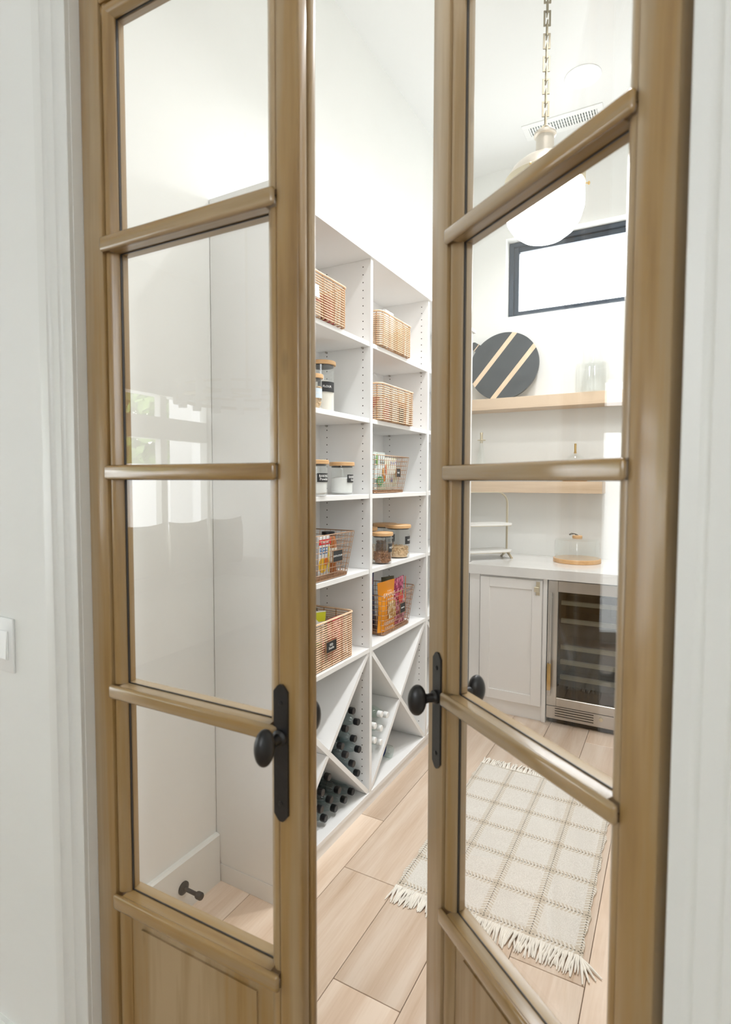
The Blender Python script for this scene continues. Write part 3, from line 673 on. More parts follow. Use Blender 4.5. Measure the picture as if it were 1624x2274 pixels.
# ================================================================== JARS
def jar(loc, r, h, label, lidr=None, fill=.6, fillmat='soda', band=None, body='', size=.011, az=0.0, name='glass_jar', heap=.004, lidm=None, bandmat='black_label', nuts=0):
    t = thing(name, label, 'jar', loc, group='lidded jars on the shelves'); lidr = lidr or r+.006; lt = .0155
    hj = h-lt; rr = .009
    outer = [(r-rr, 0)]+[(r-rr+rr*math.sin(a), rr-rr*math.cos(a)) for a in [PI/2*k/4 for k in range(1, 5)]]+[(r, hj)]
    wt = .0022
    inner = [(r-wt, hj), (r-wt, rr)]+[(r-rr+(rr-wt)*math.cos(a), rr-(rr-wt)*math.sin(a)+.003) for a in [PI/2*k/3 for k in range(1, 4)]]
    MB().lathe(outer+inner, 40, cap0=True, cap1=True).build('glass', M['jar'], t)
    MB().lathe([(lidr-.0015, hj), (lidr, hj+.0015), (lidr, h-.002), (lidr-.002, h)], 40).build('lid', M[lidm or 'lidwood'], t)
    MB().lathe([(r-.003, hj-.006), (r-.003, hj)], 30).build('seal', M['gasket'], t)
    ri = r-wt-.0006; f = .007+fill*(hj-.012)
    if not nuts:
        MB().lathe([(ri-rr, .0055), (ri-.003, .0085), (ri, .013), (ri, f-heap), (ri*.6, f), (0.002, f+heap*.4)], 32).build('contents', M[fillmat], t)
    else:
        mb = MB(); rnd = random.Random(int(loc[1]*1000)); mb.lathe([(ri-rr, .0055), (ri*.8, .011), (ri*.8, f*.82)], 20)
        t0 = bmesh.new(); bmesh.ops.create_icosphere(t0, subdivisions=1, radius=1); nm = bpy.data.meshes.new('n'); t0.to_mesh(nm); t0.free()
        for k in range(nuts):
            a = rnd.uniform(0, 2*PI); rad = ri*rnd.uniform(.62, .86) if rnd.random() < .8 else ri*rnd.uniform(0, .6)
            z = rnd.uniform(.014, f) if rad > ri*.6 else f*rnd.uniform(.85, 1.0)
            mm = Matrix.Translation((rad*math.cos(a), rad*math.sin(a), z)) @ Matrix.Rotation(rnd.uniform(0, 6), 4, 'X') @ Matrix.Rotation(rnd.uniform(0, 6), 4, 'Z') @ Matrix.Diagonal((.0095, .0055, .0045, 1))
            m2 = nm.copy(); m2.transform(mm); mb.bm.from_mesh(m2); bpy.data.meshes.remove(m2)
        mb.build('contents', M[fillmat], t, kind='stuff', ang=80)
    if band:
        z0, z1, wd = band; n = 10; half = wd/2/r; R = r+.0007
        V = [(R*math.cos(az-half+2*half*k/n), R*math.sin(az-half+2*half*k/n), z) for z in (z0, z1) for k in range(n+1)]
        V += [((R-.0005)*math.cos(az-half+2*half*k/n), (R-.0005)*math.sin(az-half+2*half*k/n), z) for z in (z0, z1) for k in range(n+1)]
        q = n+1; F = []
        for k in range(n): F += [(k, k+1, q+k+1, q+k), (2*q+k, 3*q+k, 3*q+k+1, 2*q+k+1), (k, 2*q+k, 2*q+k+1, k+1), (q+k, q+k+1, 3*q+k+1, 3*q+k)]
        F += [(0, q, 3*q, 2*q), (n, 2*q+n, 3*q+n, q+n)]
        mb = MB(); mb.add(V, F); lb = mb.build('label_band', M[bandmat], t)
        if body: link('lettering', text_mesh(body, size, .0003, bend=R), M['ink'], lb, loc=(0, 0, (z0+z1)/2), rot=(0, 0, az))
    return t
AZ = math.radians
jar((-1.262, 1.912, SZ[1]), .050, .214, 'tall flour jar with a wooden lid on the left bay second shelf', fill=.70, fillmat='flour', band=(.090, .130, .078), body='FLOUR', size=.0125, az=AZ(-32), heap=.010)
jar((-1.182, 1.735, SZ[1]), .030, .128, 'slim jar of nuts with a pale blue label in front of the flour jar', lidr=.0355, fill=.75, fillmat='nut_pale', band=(.040, .076, .050), body='NUTS', size=.012, az=AZ(-14), bandmat='bluelabel' if 'bluelabel' in M else 'tagpale', nuts=90)
jar((-1.205, 1.972, SZ[2]), .0462, .1325, 'jar of white baking soda on the left bay middle shelf', fill=.62, fillmat='soda', band=(.050, .082, .062), body='BAKING\nSoda', size=.0135, az=AZ(8), heap=.006)
jar((-1.172, 1.727, SZ[2]), .0462, .1330, 'jar of white baking powder half hidden by the left door edge', fill=.70, fillmat='soda', band=(.052, .084, .062), body='BAKING\nPowder', size=.0135, az=AZ(-8))
jar((-1.200, 2.497, SZ[3]), .0585, .1625, 'wide jar of pale cashews tagged NUTS on the right bay shelf', lidr=.0645, fill=.36, fillmat='nut_pale', band=(.070, .108, .062), body='NUTS', size=.0125, az=AZ(2), nuts=420)
jar((-1.172, 2.272, SZ[3]), .0445, .1440, 'smaller jar of brown pecans in front, cut off by the upright', lidr=.0505, fill=.40, fillmat='nut_brown', band=(.056, .094, .056), body='PECANS', size=.0125, az=AZ(12), nuts=300)
jar((-1.322, 2.592, SZ[3]), .0570, .1580, 'jar with a wooden lid at the back behind the cashew jar', lidr=.0630, fill=.45, fillmat='nut_brown', band=(.066, .104, .06), body='DATES', size=.011, az=AZ(-30), nuts=120)
jar((-1.292, 2.345, SZ[3]), .0450, .1570, 'jar with a wooden lid behind the pecan jar, mostly hidden', fill=.5, fillmat='nut_pale', nuts=60)

# ================================================================== BOTTLES
def bottle_proto(glassm, capm, r=.0300, L=.205, label=False):
    # axis along +X, cap end at x=0
    t = thing('water_bottle', '', 'bottle')
    nk = .0115
    prof = [(.010, -L), (r-.003, -L), (r, -L+.006), (r, -.085), (r*.94, -.070), (r*.70, -.045), (nk+.003, -.030), (nk, -.026), (nk, -.004)]
    MB().lathe(prof, 22, axis='x').build('body', M[glassm], t)
    MB().lathe([(.0135, -.022), (.0145, -.020), (.0145, -.002), (.0125, 0)], 20, axis='x').build('cap', M[capm], t)
    if label: MB().lathe([(r+.0006, -L+.045), (r+.0006, -L+.10)], 22, axis='x', cap0=False, cap1=False).build('label_band', flat((.02, .06, .32)), t)
    else: MB().lathe([(r+.0005, -L+.05), (r+.0005, -L+.085)], 22, axis='x', cap0=False, cap1=False).build('label_band', M['bottle_label'], t)
    return t
M['bottle_label'] = glass('printed_film', (.55, .56, .56), .2, .05)
bp = bottle_proto('bottle_clear', 'black_plastic')
upper = [(2.011, .450, 'topmost, against the slanted board'), (2.056, .384, 'second from the top, by the upright'), (1.957, .393, 'third, at the slanted board edge'), (2.020, .326, 'fourth, in the middle of the heap'),
         (2.057, .264, 'fifth, by the upright'), (1.916, .337, 'deepest at the left of the heap'), (1.957, .283, 'low, beside the crossing of the boards'), (2.008, .222, 'second lowest on the slanted board'), (2.056, .158, 'lowest, in the corner of the upright')]
lower = [(1.823, .251, 'highest, under the crossing of the boards'), (1.904, .156, 'upper right with printed neck'), (2.012, .096, 'at the far right on the base'), (1.832, .154, 'in the second row, left'), (1.944, .096, 'second from the right on the base'),
         (1.770, .215, 'upper left by the slanted board'), (1.872, .096, 'third from the right on the base'), (1.796, .096, 'nearest the left door on the base'), (1.762, .152, 'second row by the left door')]
first = True
for lst, where in ((upper, 'right cell of left bay'), (lower, 'bottom cell of left bay')):
    for y, z, tx in lst:
        o = bp if first else copy_tree(bp); first = False
        o.location = (-1.165-random.uniform(0, .008), y, z); o.rotation_euler = (random.uniform(0, 6), 0, 0)
        o['label'] = 'black-capped bottle %s, %s' % (tx.replace(',', ''), where); o['group'] = 'black-capped bottles in the X cells'
wp = bottle_proto('bottle_green', 'white_plastic', .0290, .195)
for k, (y, z, tx) in enumerate([(2.228, .360, 'front one of the top pair'), (2.286, .335, 'far one of the top pair'), (2.165, .330, 'front one of the middle pair'), (2.225, .295, 'far one of the middle pair'), (2.165, .264, 'front one of the bottom pair'), (2.222, .232, 'far one of the bottom pair')]):
    o = wp if k == 0 else copy_tree(wp)
    o.location = (-1.146, y, z); o.rotation_euler = (k, 0, 0); o['label'] = 'white-capped clear bottle, %s in the right bay X cell' % tx; o['group'] = 'white-capped bottles in the X cell'
o = bottle_proto('bottle_green', 'white_plastic', .030, .19, True); o.location = (-1.375, 2.407, .097); o.rotation_euler = (0, 0, PI)
o['label'] = 'clear bottle with a blue label lying on the base of the right bay'

# ================================================================== BACK WALL: cabinet, counter, fridge
YC = 3.346
cb = thing('base_cabinet', 'white shaker base cabinet under the counter, left of the wine fridge', 'cabinet', (0, 0, 0))
MB().box(-1.112, -.642, YC+.012, YB-.002, .085, .855).build('body', M['cabinet'], cb)
MB().box(-1.112, -1.046, YC+.004, YC+.02, .085, .854, .001).build('filler', M['cabinet'], cb)
MB().box(-.664, -.642, YC+.002, YB-.05, 0, .854, .001).build('side_panel', M['cabinet'], cb)
MB().box(-1.112, -.664, YC+.014, YC+.03, 0, .086, .001).build('toe_kick', M['cabinet'], cb)
dr = MB(); x0, x1, z0, z1 = -1.040, -.669, .092, .842; s = .058
dr.box(x0, x0+s, YC-.008, YC+.011, z0, z1, .0012); dr.box(x1-s, x1, YC-.008, YC+.011, z0, z1, .0012); dr.box(x0+s, x1-s, YC-.008, YC+.011, z0, z0+s, .0012); dr.box(x0+s, x1-s, YC-.008, YC+.011, z1-s, z1, .0012); dr.box(x0+s-.004, x1-s+.004, YC+.001, YC+.010, z0+s-.004, z1-s+.004)
cd = dr.build('door', M['cabinet'], cb)
lt = MB(); lt.box(-.704, -.682, YC-.011, YC-.008, .755, .835, .001); lt.box(-.712, -.683, YC-.026, YC-.011, .776, .806, .002); lt.build('latch', M['pale_brass'], cd)
MB().prism([(-1.128, 3.322), (.198, 3.322), (.198, YB-.001), (XL+.002, YB-.001), (XL+.002, 3.452), (-1.128, 3.452)], 'z', .856, .913).build('countertop', M['quartz'], None, 'thick white quartz countertop running along the back wall', 'countertop')
fr = thing('wine_fridge', 'stainless undercounter wine fridge with a dark glass door', 'fridge', (0, 0, 0)); FX0, FX1 = -.638, -.042; FY = 3.352
bd = MB()
bd.box(FX0, FX0+.015, FY+.035, YB-.06, .03, .848); bd.box(FX1-.015, FX1, FY+.035, YB-.06, .03, .848); bd.box(FX0, FX1, FY+.035, YB-.06, .835, .848); bd.box(FX0, FX1, YB-.08, YB-.06, .03, .848); bd.box(FX0, FX1, FY+.035, YB-.06, .03, .125)
bd.build('body', M['fridge_in'], fr)
MB().box(FX0+.016, FX1-.016, YB-.30, YB-.285, .13, .52).build('liner', M['fridge_teal'], fr)
fdm = MB(); t = .056
fdm.box(FX0, FX0+t, FY, FY+.03, .110, .848, .002); fdm.box(FX1-t, FX1, FY, FY+.03, .110, .848, .002); fdm.box(FX0+t, FX1-t, FY, FY+.03, .110, .160, .002); fdm.box(FX0+t, FX1-t, FY, FY+.03, .784, .848, .002)
fd = fdm.build('door', M['steel'], fr)
MB().box(FX0+t-.004, FX1-t+.004, FY+.008, FY+.014, .156, .788).build('pane', M['darkglass'], fd)
MB().box(FX0+t, FX1-t, FY+.002, FY+.006, .1585, .1615).build('trim_line', M['pale_brass'], fd)
hd = MB(); hd.tube([(FX0+.022, FY-.030, .175), (FX0+.022, FY-.030, .785)], .0065, 12); hd.tube([(FX0+.022, FY-.030, .21), (FX0+.022, FY+.002, .21)], .005, 10); hd.tube([(FX0+.022, FY-.030, .75), (FX0+.022, FY+.002, .75)], .005, 10); hd.build('handle', M['steel'], fd)
MB().box(FX0+.008, FX0+.030, FY-.042, FY-.022, .210, .368, .003, 2).build('handle_block', M['brass'], fd, label='brass block over the fridge handle')  # brass-coloured box around the lower part of the bar
gm = MB(); gm.box(FX0, FX1, FY+.004, FY+.03, .032, .106, .002); gp = gm.build('grille_panel', M['steel'], fr)
for k in range(4): MB().box(FX0+.050, FX0+.262, FY+.0020, FY+.0045, .050+.0145*k, .0545+.0145*k).build('grille_slot', M['gasket'], gp)
MB().lathe([(.011, FY+.004), (.011, FY-.002), (.007, FY-.003)], 20, (-.337, 0, .080), axis='y').build('lock', M['pale_brass'], gp)
MB().box(FX0+.01, FX1-.01, FY+.03, FY+.06, 0, .034).build('base', M['gasket'], fr)
for k, z in enumerate((.703, .597, .440, .352, .262)): MB().box(FX0+t+.012, FX1-t-.012, FY+.040, FY+.062, z, z+.024, .001).build('rack_front', M['fridge_shelf'], MB().box(FX0+t+.014, FX1-t-.014, FY+.063, YB-.31, z+.008, z+.012).build('rack', M['fridge_in'], fr))
# unseen remainder of the run, to the right of the fridge
MB().box(FX1+.002, XR-.002, FY, YB-.002, 0, .854, .002).build('cabinet_filler', M['cabinet'], None, 'white filler panel between the wine fridge and the right wall', 'cabinet')
# floating shelves
MB().box(-1.398, XR-.001, 3.768, YB-.001, 1.908, 1.984, .001).build('floating_shelf', M['oak_shelf'], None, 'upper floating oak shelf under the high window', 'shelf', 'floating oak shelves')
MB().box(-1.398, -.404, 3.768, YB-.001, 1.347, 1.423, .001).build('floating_shelf', M['oak_shelf'], None, 'lower floating oak shelf above the white counter', 'shelf', 'floating oak shelves')

# ------------------------------------------------------------------ round board
bo = thing('serving_board', 'round slate grey serving board with two pale wood stripes', 'board', (-1.069, 3.862, 1.9845)); R = .240
lean = math.radians(-9.5)
bm_ = Matrix.Rotation(lean, 4, 'X')
def disc_part(name, m, lo, hi, th=.0085, y0=0.0, ins=0.0):
    # slice of the disc between two parallel chords, stripes run at 53 deg
    a = math.radians(53); ux, uz = math.cos(a), math.sin(a); vx, vz = math.sin(a), -math.cos(a); R2 = R-ins
    pts = []; n = 40
    for k in range(n+1):
        q = lo+(hi-lo)*k/n; h = math.sqrt(max(0, R2*R2-q*q)); pts.append((vx*q+ux*h, vz*q+uz*h))
    for k in range(n, -1, -1):
        q = lo+(hi-lo)*k/n; h = math.sqrt(max(0, R2*R2-q*q)); pts.append((vx*q-ux*h, vz*q-uz*h))
    mb = MB(); mb.prism([(p[0], p[1]+R) for p in pts], 'y', y0-th, y0+th); mb.bm.transform(bm_)
    return mb.build(name, m, bo)
disc_part('slab', M['slate'], -R+.0005, -.103); disc_part('inlay_strip', M['maple'], -.103, -.071, .0087); disc_part('slab', M['slate'], -.071, .074); disc_part('inlay_strip', M['maple'], .074, .107, .0087); disc_part('slab', M['slate'], .107, R-.0005)
hm = MB(); a = math.radians(143); d_ = Vector((math.cos(a), math.sin(a))); e_ = Vector((-d_.y, d_.x))
c0 = d_*(R-.01); pts = [c0+e_*.028, c0+d_*.06+e_*.024, c0+d_*.075+e_*.012, c0+d_*.075-e_*.012, c0+d_*.06-e_*.024, c0-e_*.028]
hm.prism([(p.x, p.y+R) for p in pts], 'y', -.0083, .0083); hm.bm.transform(bm_); hm.build('handle', M['slate'], bo)
hm = MB(); pts = [c0+d_*.020+e_*.029, c0+d_*.026+e_*.029, c0+d_*.026-e_*.029, c0+d_*.020-e_*.029]
hm.prism([(p.x, p.y+R) for p in pts], 'y', -.0088, .0088); hm.bm.transform(bm_); hm.build('handle_band', M['maple'], bo)
# ------------------------------------------------------------------ glassware
v = thing('glass_vase', 'stepped clear glass vase with a ribbed lower body on the upper floating shelf', 'vase', (-.489, 3.856, 1.9845))
MB().lathe([(.098, 0), (.101, .004), (.101, .150), (.097, .166), (.094, .166), (.098, .148), (.098, .006)], 64, rib=.012).build('ribbed_body', M['thinglass'], v)
MB().lathe([(.094, .1665), (.103, .170), (.104, .182), (.066, .188), (.064, .192), (.064, .320), (.0625, .320), (.0625, .186), (.092, .178)], 48).build('neck', M['thinglass'], v)
v = thing('glass_decanter', 'tall conical glass decanter with a brass stopper on the lower floating shelf', 'decanter', (-1.212, 3.872, 1.4235))
MB().lathe([(.052, 0), (.056, .004), (.034, .130), (.013, .258), (.013, .282), (.011, .282), (.011, .258), (.032, .130), (.053, .006)], 32).build('flask', M['thinglass'], v)
MB().lathe([(.010, .268), (.0105, .284), (.028, .286), (.028, .291), (.010, .292), (.0085, .312), (.011, .340), (.010, .342)], 24).build('stopper', M['pale_brass'], v)
v = thing('glass_cloche', 'domed glass cloche with a brass knob on the lower floating shelf', 'cloche', (-.582, 3.868, 1.4235))
MB().lathe([(.066, .012), (.067, .090), (.062, .130), (.048, .160), (.026, .178), (.004, .184), (.003, .182), (.025, .175), (.046, .158), (.060, .128), (.0655, .090), (.0645, .012)], 40).build('dome', M['thinglass'], v)
MB().lathe([(.075, 0), (.077, .003), (.077, .010), (.072, .012)], 36).build('base', M['lidwood'], v)
MB().lathe([(.009, .183), (.009, .190), (.007, .192), (.0075, .244), (.006, .246)], 18).build('knob', M['brass'], v)
# ------------------------------------------------------------------ tiered stand
s = thing('tiered_stand', 'brass arch stand with two white trays on the counter', 'cake stand', (-1.103, 3.606, .9135), math.radians(47))
XH = .172; arch = [(-XH, 0, .040), (-XH, 0, .362)]+[(-XH+.075-.075*math.cos(a), 0, .362+.075*math.sin(a)) for a in [PI/2*k/6 for k in range(1, 7)]]
arch += [(-p[0], 0, p[2]) for p in arch[::-1]]
def strap(pts, hw, hy):
    mb = MB(); vs = []; P = [Vector(p) for p in pts]
    for i, p in enumerate(P):
        t = (P[min(i+1, len(P)-1)]-P[max(i-1, 0)]).normalized(); n = Vector((0, 1, 0)).cross(t)
        vs += [p+n*hw+Vector((0, hy, 0)), p-n*hw+Vector((0, hy, 0)), p-n*hw-Vector((0, hy, 0)), p+n*hw-Vector((0, hy, 0))]
    F = [(3, 2, 1, 0), tuple(len(vs)-4+k for k in range(4))]
    for i in range(len(P)-1):
        for k in range(4): F.append((4*i+k, 4*i+(k+1) % 4, 4*i+4+(k+1) % 4, 4*i+4+k))
    mb.add(vs, F); return mb
strap(arch, .0022, .009).build('arch_frame', M['pale_brass'], s)
for sgx in (-1, 1):
    for sy in (-1, 1):
        MB().add([(0, 0, 0)]*0, []) if False else None
        f = MB(); x = sgx*XH; f.prism([(0, .048), (sy*.004, .048), (sy*.066, .004), (sy*.066, 0), (sy*.060, 0), (0, .042)], 'x', x-.008, x+.008); f.build('foot', M['pale_brass'], s)
for z, ww in ((.047, .088), (.222, .088)):
    n = 24; out = []
    for k in range(n): a = 2*PI*k/n; out.append((math.copysign(abs(math.cos(a))**.25, math.cos(a))*(XH+.008), math.copysign(abs(math.sin(a))**.55, math.sin(a))*ww))
    MB().prism(out, 'z', z, z+.012).build('tray', M['marble'], s)
    MB().prism([(p[0]*.985, p[1]*.97) for p in out], 'z', z-.004, z).build('tray_rim', M['pale_brass'], s)
# ------------------------------------------------------------------ cake dome
c = thing('cake_dome', 'glass cake dome on a wooden board on the counter', 'cake dome', (-.540, 3.742, .9135))
MB().lathe([(.141, 0), (.143, .002), (.143, .024), (.141, .026)], 56).build('board', M['lidwood'], c)
MB().lathe([(.136, .0265), (.136, .128), (.131, .143), (.120, .149), (.002, .151), (.002, .149), (.119, .147), (.129, .141), (.134, .127), (.134, .0265)], 56).build('dome', M['thinglass'], c)
k = MB().lathe([(.029, .1515), (.030, .153), (.030, .167), (.029, .168)], 28).build('knob', M['lidwood'], c)
lp = MB(); lp.tube([(-.004, 0, .168), (-.018, .004, .178), (-.036, .006, .180), (-.050, .004, .172), (-.044, -.008, .170), (-.030, -.010, .176), (-.014, -.008, .179), (0, -.004, .174), (.004, 0, .168)], .0022, 8); lp.build('leather_loop', M['leather'], k)

# ================================================================== CEILING: vent, downlight, pendant
v = thing('ceiling_vent', 'white slatted air vent in the pantry ceiling', 'vent', (-.655, 3.620, ZC))
vf = MB(); hx, hy = .229, .082
vf.box(-hx, hx, -hy, -hy+.038, -.006, 0, .001); vf.box(-hx, hx, hy-.038, hy, -.006, 0, .001); vf.box(-hx, -hx+.034, -hy+.038, hy-.038, -.006, 0, .001); vf.box(hx-.034, hx, -hy+.038, hy-.038, -.006, 0, .001)
vf.build('frame', M['white_plastic'], v); MB().box(-hx+.034, hx-.034, -hy+.038, hy-.038, -.0008, -.0002).build('duct', M['vent_dark'], v)
sl = MB().box(-.0042, .0042, -hy+.039, hy-.039, -.0055, -.0035).mesh()
for k in range(26): link('slat', sl, M['white_plastic'], v, loc=(-hx+.040+(2*hx-.08)*k/25, 0, 0))
cs = MB()
for k in range(2): cs.box(-hx+.034, hx-.034, -.016+.03*k, -.0135+.03*k, -.0034, -.001)
cs.build('cross_bars', M['white_plastic'], v)
d = thing('recessed_downlight', 'round recessed downlight in the pantry ceiling', 'downlight', (-.494, 3.270, ZC))
MB().lathe([(.093, -.0003), (.092, -.004), (.062, -.0055), (.060, -.0022), (.060, -.0003)], 48).build('trim_ring', M['white_plastic'], d)
MB().lathe([(.058, -.002), (.058, -.010), (.050, -.015), (.004, -.018)], 40).build('lens', M['led'], d)
def lamp_light(name, typ, loc, power, size, parent=None, col=(.99, .995, 1.0), rot=(0, 0, 0)):
    l = bpy.data.lights.new(name, typ); l.energy = power; l.color = col
    if typ == 'AREA': l.shape = 'DISK'; l.size = size; l.spread = math.radians(118)
    else: l.shadow_soft_size = size
    o = bpy.data.objects.new(name, l); COL.objects.link(o); o.location = loc; o.rotation_euler = rot
    if parent: o.parent = parent
    return o
lamp_light('downlight_lamp', 'AREA', (0, 0, -.021), DOWNLIGHT_W, .10, d)
for x_, y_, pw in ((-.28, 1.34, 1.0), (-.36, 2.30, 1.0)):      # unseen downlights added to brighten the shelves and floor
    d2 = copy_tree(d); d2.location = (x_, y_, ZC); d2['label'] = 'unseen recessed downlight in the pantry ceiling, ' + ('nearest the doors' if y_ < 2 else 'in the middle of the room')
    d2['group'] = 'pantry downlights'
d['group'] = 'pantry downlights'; d['label'] = 'round recessed downlight in the pantry ceiling beside the vent'

PX, PY = -.576, 2.75
PK = .938; p = thing('globe_pendant', 'opal globe pendant on a rectangular-link chain', 'pendant light', (PX*PK, PY*PK, H*(1-PK))); p.scale = (PK, PK, PK)
ZP = H+(ZC-H)/PK
MB().lathe([(.003, 2.545), (.050, 2.549), (.095, 2.564), (.135, 2.594), (.163, 2.635), (.178, 2.685), (.180, 2.730), (.176, 2.785)], 56, cap1=False).build('globe', M['opal'], p)
MB().lathe([(.177, 2.782), (.181, 2.784), (.181, 2.826), (.177, 2.829)], 56).build('band', M['pale_brass'], p)
MB().lathe([(.174, 2.829), (.166, 2.848), (.146, 2.878), (.112, 2.906), (.076, 2.924), (.050, 2.934), (.044, 2.944)], 56).build('dome', M['lampmetal'], p)
MB().lathe([(.041, 2.940), (.041, 3.018), (.046, 3.020), (.050, 3.024), (.050, 3.034), (.044, 3.040), (.004, 3.042)], 36).build('cap', M['lampmetal'], p)
for a in (AZ(25), AZ(145), AZ(265)):
    sc_ = MB(); sc_.tube([(.180*math.cos(a), .180*math.sin(a), 2.806), (.200*math.cos(a), .200*math.sin(a), 2.806)], .0032, 8); sc_.ellipsoid((.203*math.cos(a), .203*math.sin(a), 2.806), .006, .006, .009, 8, 6); sc_.build('thumb_screw', M['brass'], p)
MB().tube([(.027*math.cos(a), 0, 3.040+.030*math.sin(a)) for a in [PI*k/10 for k in range(11)]], .0042, 8).build('loop', M['pale_brass'], p)
lk = MB(); hw, hh, bw = .0165, .0345, .0080
lk.box(-hw, -hw+bw, -.0028, .0028, -hh, hh, .0006); lk.box(hw-bw, hw, -.0028, .0028, -hh, hh, .0006); lk.box(-hw+bw, hw-bw, -.0028, .0028, -hh, -hh+bw, .0006); lk.box(-hw+bw, hw-bw, -.0028, .0028, hh-bw, hh, .0006)
lkm = lk.mesh(); M['chain'] = mat('antique_brass_link', (.27, .23, .15), .65, 0.0)
z = 3.094; k = 0
while z+hh < ZP-.005:
    link('chain_link', lkm, M['chain'], p, loc=(0, 0, z), rot=(0, 0, AZ(24) if k % 2 else AZ(-68))); z += .0503; k += 1
MB().lathe([(.006, ZP-.055), (.010, ZP-.03), (.060, ZP-.022), (.064, ZP-.002)], 32).build('canopy', M['pale_brass'], p)

# ================================================================== RUG
RX0, RX1, RY0, RY1 = -.826, -.208, 1.705, 2.700
rg = thing('plaid_rug', 'cream and beige plaid woven cotton rug with fringed ends', 'rug', (-.515, 2.015, 0))
nx, ny = 40, 64; mb = MB(); rnd = random.Random(3); V = []; F = []
for j in range(ny+1):
    for i in range(nx+1):
        x = RX0+(RX1-RX0)*i/nx; y = RY0+(RY1-RY0)*j/ny
        ex = .003*math.sin(y*41)+.002*math.sin(y*97)
        if i in (0, nx): x += ex
        z = .0075+.0012*math.sin(x*19+1)*math.sin(y*13)
        V.append((x+.515, y-2.015, z))
nb = len(V)
for j in range(ny):
    for i in range(nx): a = j*(nx+1)+i; F.append((a, a+1, a+nx+2, a+nx+1))
ed = [i for i in range(nx+1)]+[j*(nx+1)+nx for j in range(1, ny+1)]+[ny*(nx+1)+i for i in range(nx-1, -1, -1)]+[j*(nx+1) for j in range(ny-1, 0, -1)]
for q in ed: V.append((V[q][0], V[q][1], .0006))
for k in range(len(ed)): F.append((ed[k], ed[(k+1) % len(ed)], nb+(k+1) % len(ed), nb+k))
F.append(tuple(nb+k for k in range(len(ed)))[::-1])
mb.add(V, F); mb.build('weave', M['rug'], rg)
def fringe(y, sg, n):
    f = MB(); rnd = random.Random(int(y*10))
    for k in range(n):
        x = RX0+.004+(RX1-RX0-.008)*(k+rnd.uniform(-.3, .3))/(n-1); L = rnd.uniform(.052, .074); dx = rnd.uniform(-.016, .016); hz = rnd.uniform(.004, .010); r = rnd.uniform(.0022, .0034)
        pts = [(x+.515, y-2.015-sg*.008, .008), (x+.515+dx*.3, y-2.015+sg*L*.35, hz+.004), (x+.515+dx*.8, y-2.015+sg*L*.75, hz), (x+.515+dx, y-2.015+sg*L, max(.0025, hz-.004))]
        f.tube(pts, [r, r*1.15, r*1.05, r*.5], 5)
    return f
fringe(RY0, -1, 150).build('fringe', M['fringe'], rg, kind='stuff'); fringe(RY1, 1, 120).build('fringe', M['fringe'], rg, kind='stuff')
ts = MB()
for k, (dx, dy) in enumerate([(.030, -.070), (.046, -.055), (.014, -.085), (.060, -.040)]):
    ts.tube([(RX1+.515-.004, RY0-2.015+.004, .008), (RX1+.515+dx*.4, RY0-2.015+dy*.45, .010), (RX1+.515+dx, RY0-2.015+dy, .005)], [.003, .0045, .0022], 6)
ts.build('corner_tassel', M['fringe'], rg)

# ================================================================== DOOR STOP
ds = thing('door_stop', 'dark bronze door stop screwed to the white baseboard', 'door stop', (XL+.018, 1.263, .087))
MB().lathe([(.021, 0), (.021, .004), (.017, .007), (.008, .010)], 28, axis='x').build('flange', M['bronze'] if 'bronze' in M else M['iron'], ds)
MB().lathe([(.0065, .008), (.0065, .060), (.0105, .062), (.0115, .066)], 20, axis='x').build('stem', M['iron'], ds)
MB().lathe([(.0118, .066), (.0118, .080), (.010, .083)], 20, axis='x').build('bumper', M['gasket'], ds)

# ================================================================== LIVING ROOM BEHIND THE CAMERA (seen mirrored in the panes)
LX, LY = -4.5, -3.45
lw = MB()
lw.box(LX-.1, LX, LY-.1, YW0, 0, .10); lw.box(LX-.1, LX, LY-.1, YW0, 1.85, 2.075); lw.box(LX-.1, LX, LY-.1, YW0, 2.30, ZC); lw.box(LX-.1, LX, .30, YW0, .10, 2.30); lw.box(LX-.1, LX, LY-.1, LY+.03, .10, 2.30)
struct('wall_living_side', lw, M['wall'])
struct('wall_living_right', MB().box(3.2, 3.3, LY-.1, YW0, 0, ZC), M['wall'])
lb = MB(); lb.box(LX-.1, -3.4, LY-.1, LY, 0, ZC); lb.box(2.2, 3.3, LY-.1, LY, 0, ZC); lb.box(-3.4, 2.2, LY-.1, LY, 3.35, ZC); lb.box(-3.4, 2.2, LY-.1, LY, 0, 1.6); lb.box(-3.4, .1, LY-.1, LY, 1.6, 3.35)
struct('wall_living_back', lb, M['wall'])
w2 = thing('window_2', 'tall living room window wall with pale mullions and a transom row', 'window', (0, 0, 0), kind='structure')
wm = MB()
for y in (-2.79, -2.13, -1.47, -.81, -.15): wm.box(LX-.09, LX-.01, y-.042, y+.042, .10, 1.85).box(LX-.09, LX-.01, y-.042, y+.042, 2.075, 2.30)
wm.build('window_mullions', M['trim'], w2)
MB().box(LX-.13, LX+.03, LY, .30, 2.295, 2.335).box(LX-.05, LX-.045, LY+.03, .30, .10, .101).build('window_head', M['trim'], w2)
w3 = thing('added_window_3', 'unseen living room window added behind the viewer for light', 'window', (0, 0, 0), kind='structure')  # added out of view to let daylight into the living room
wm = MB()
for x in (.8, 1.5): wm.box(x-.03, x+.03, LY-.08, LY-.02, 1.6, 3.35)
for z in (2.2, 2.8): wm.box(.1, 2.2, LY-.08, LY-.02, z-.025, z+.025)
wm.build('window_mullions', M['winframe'], w3)
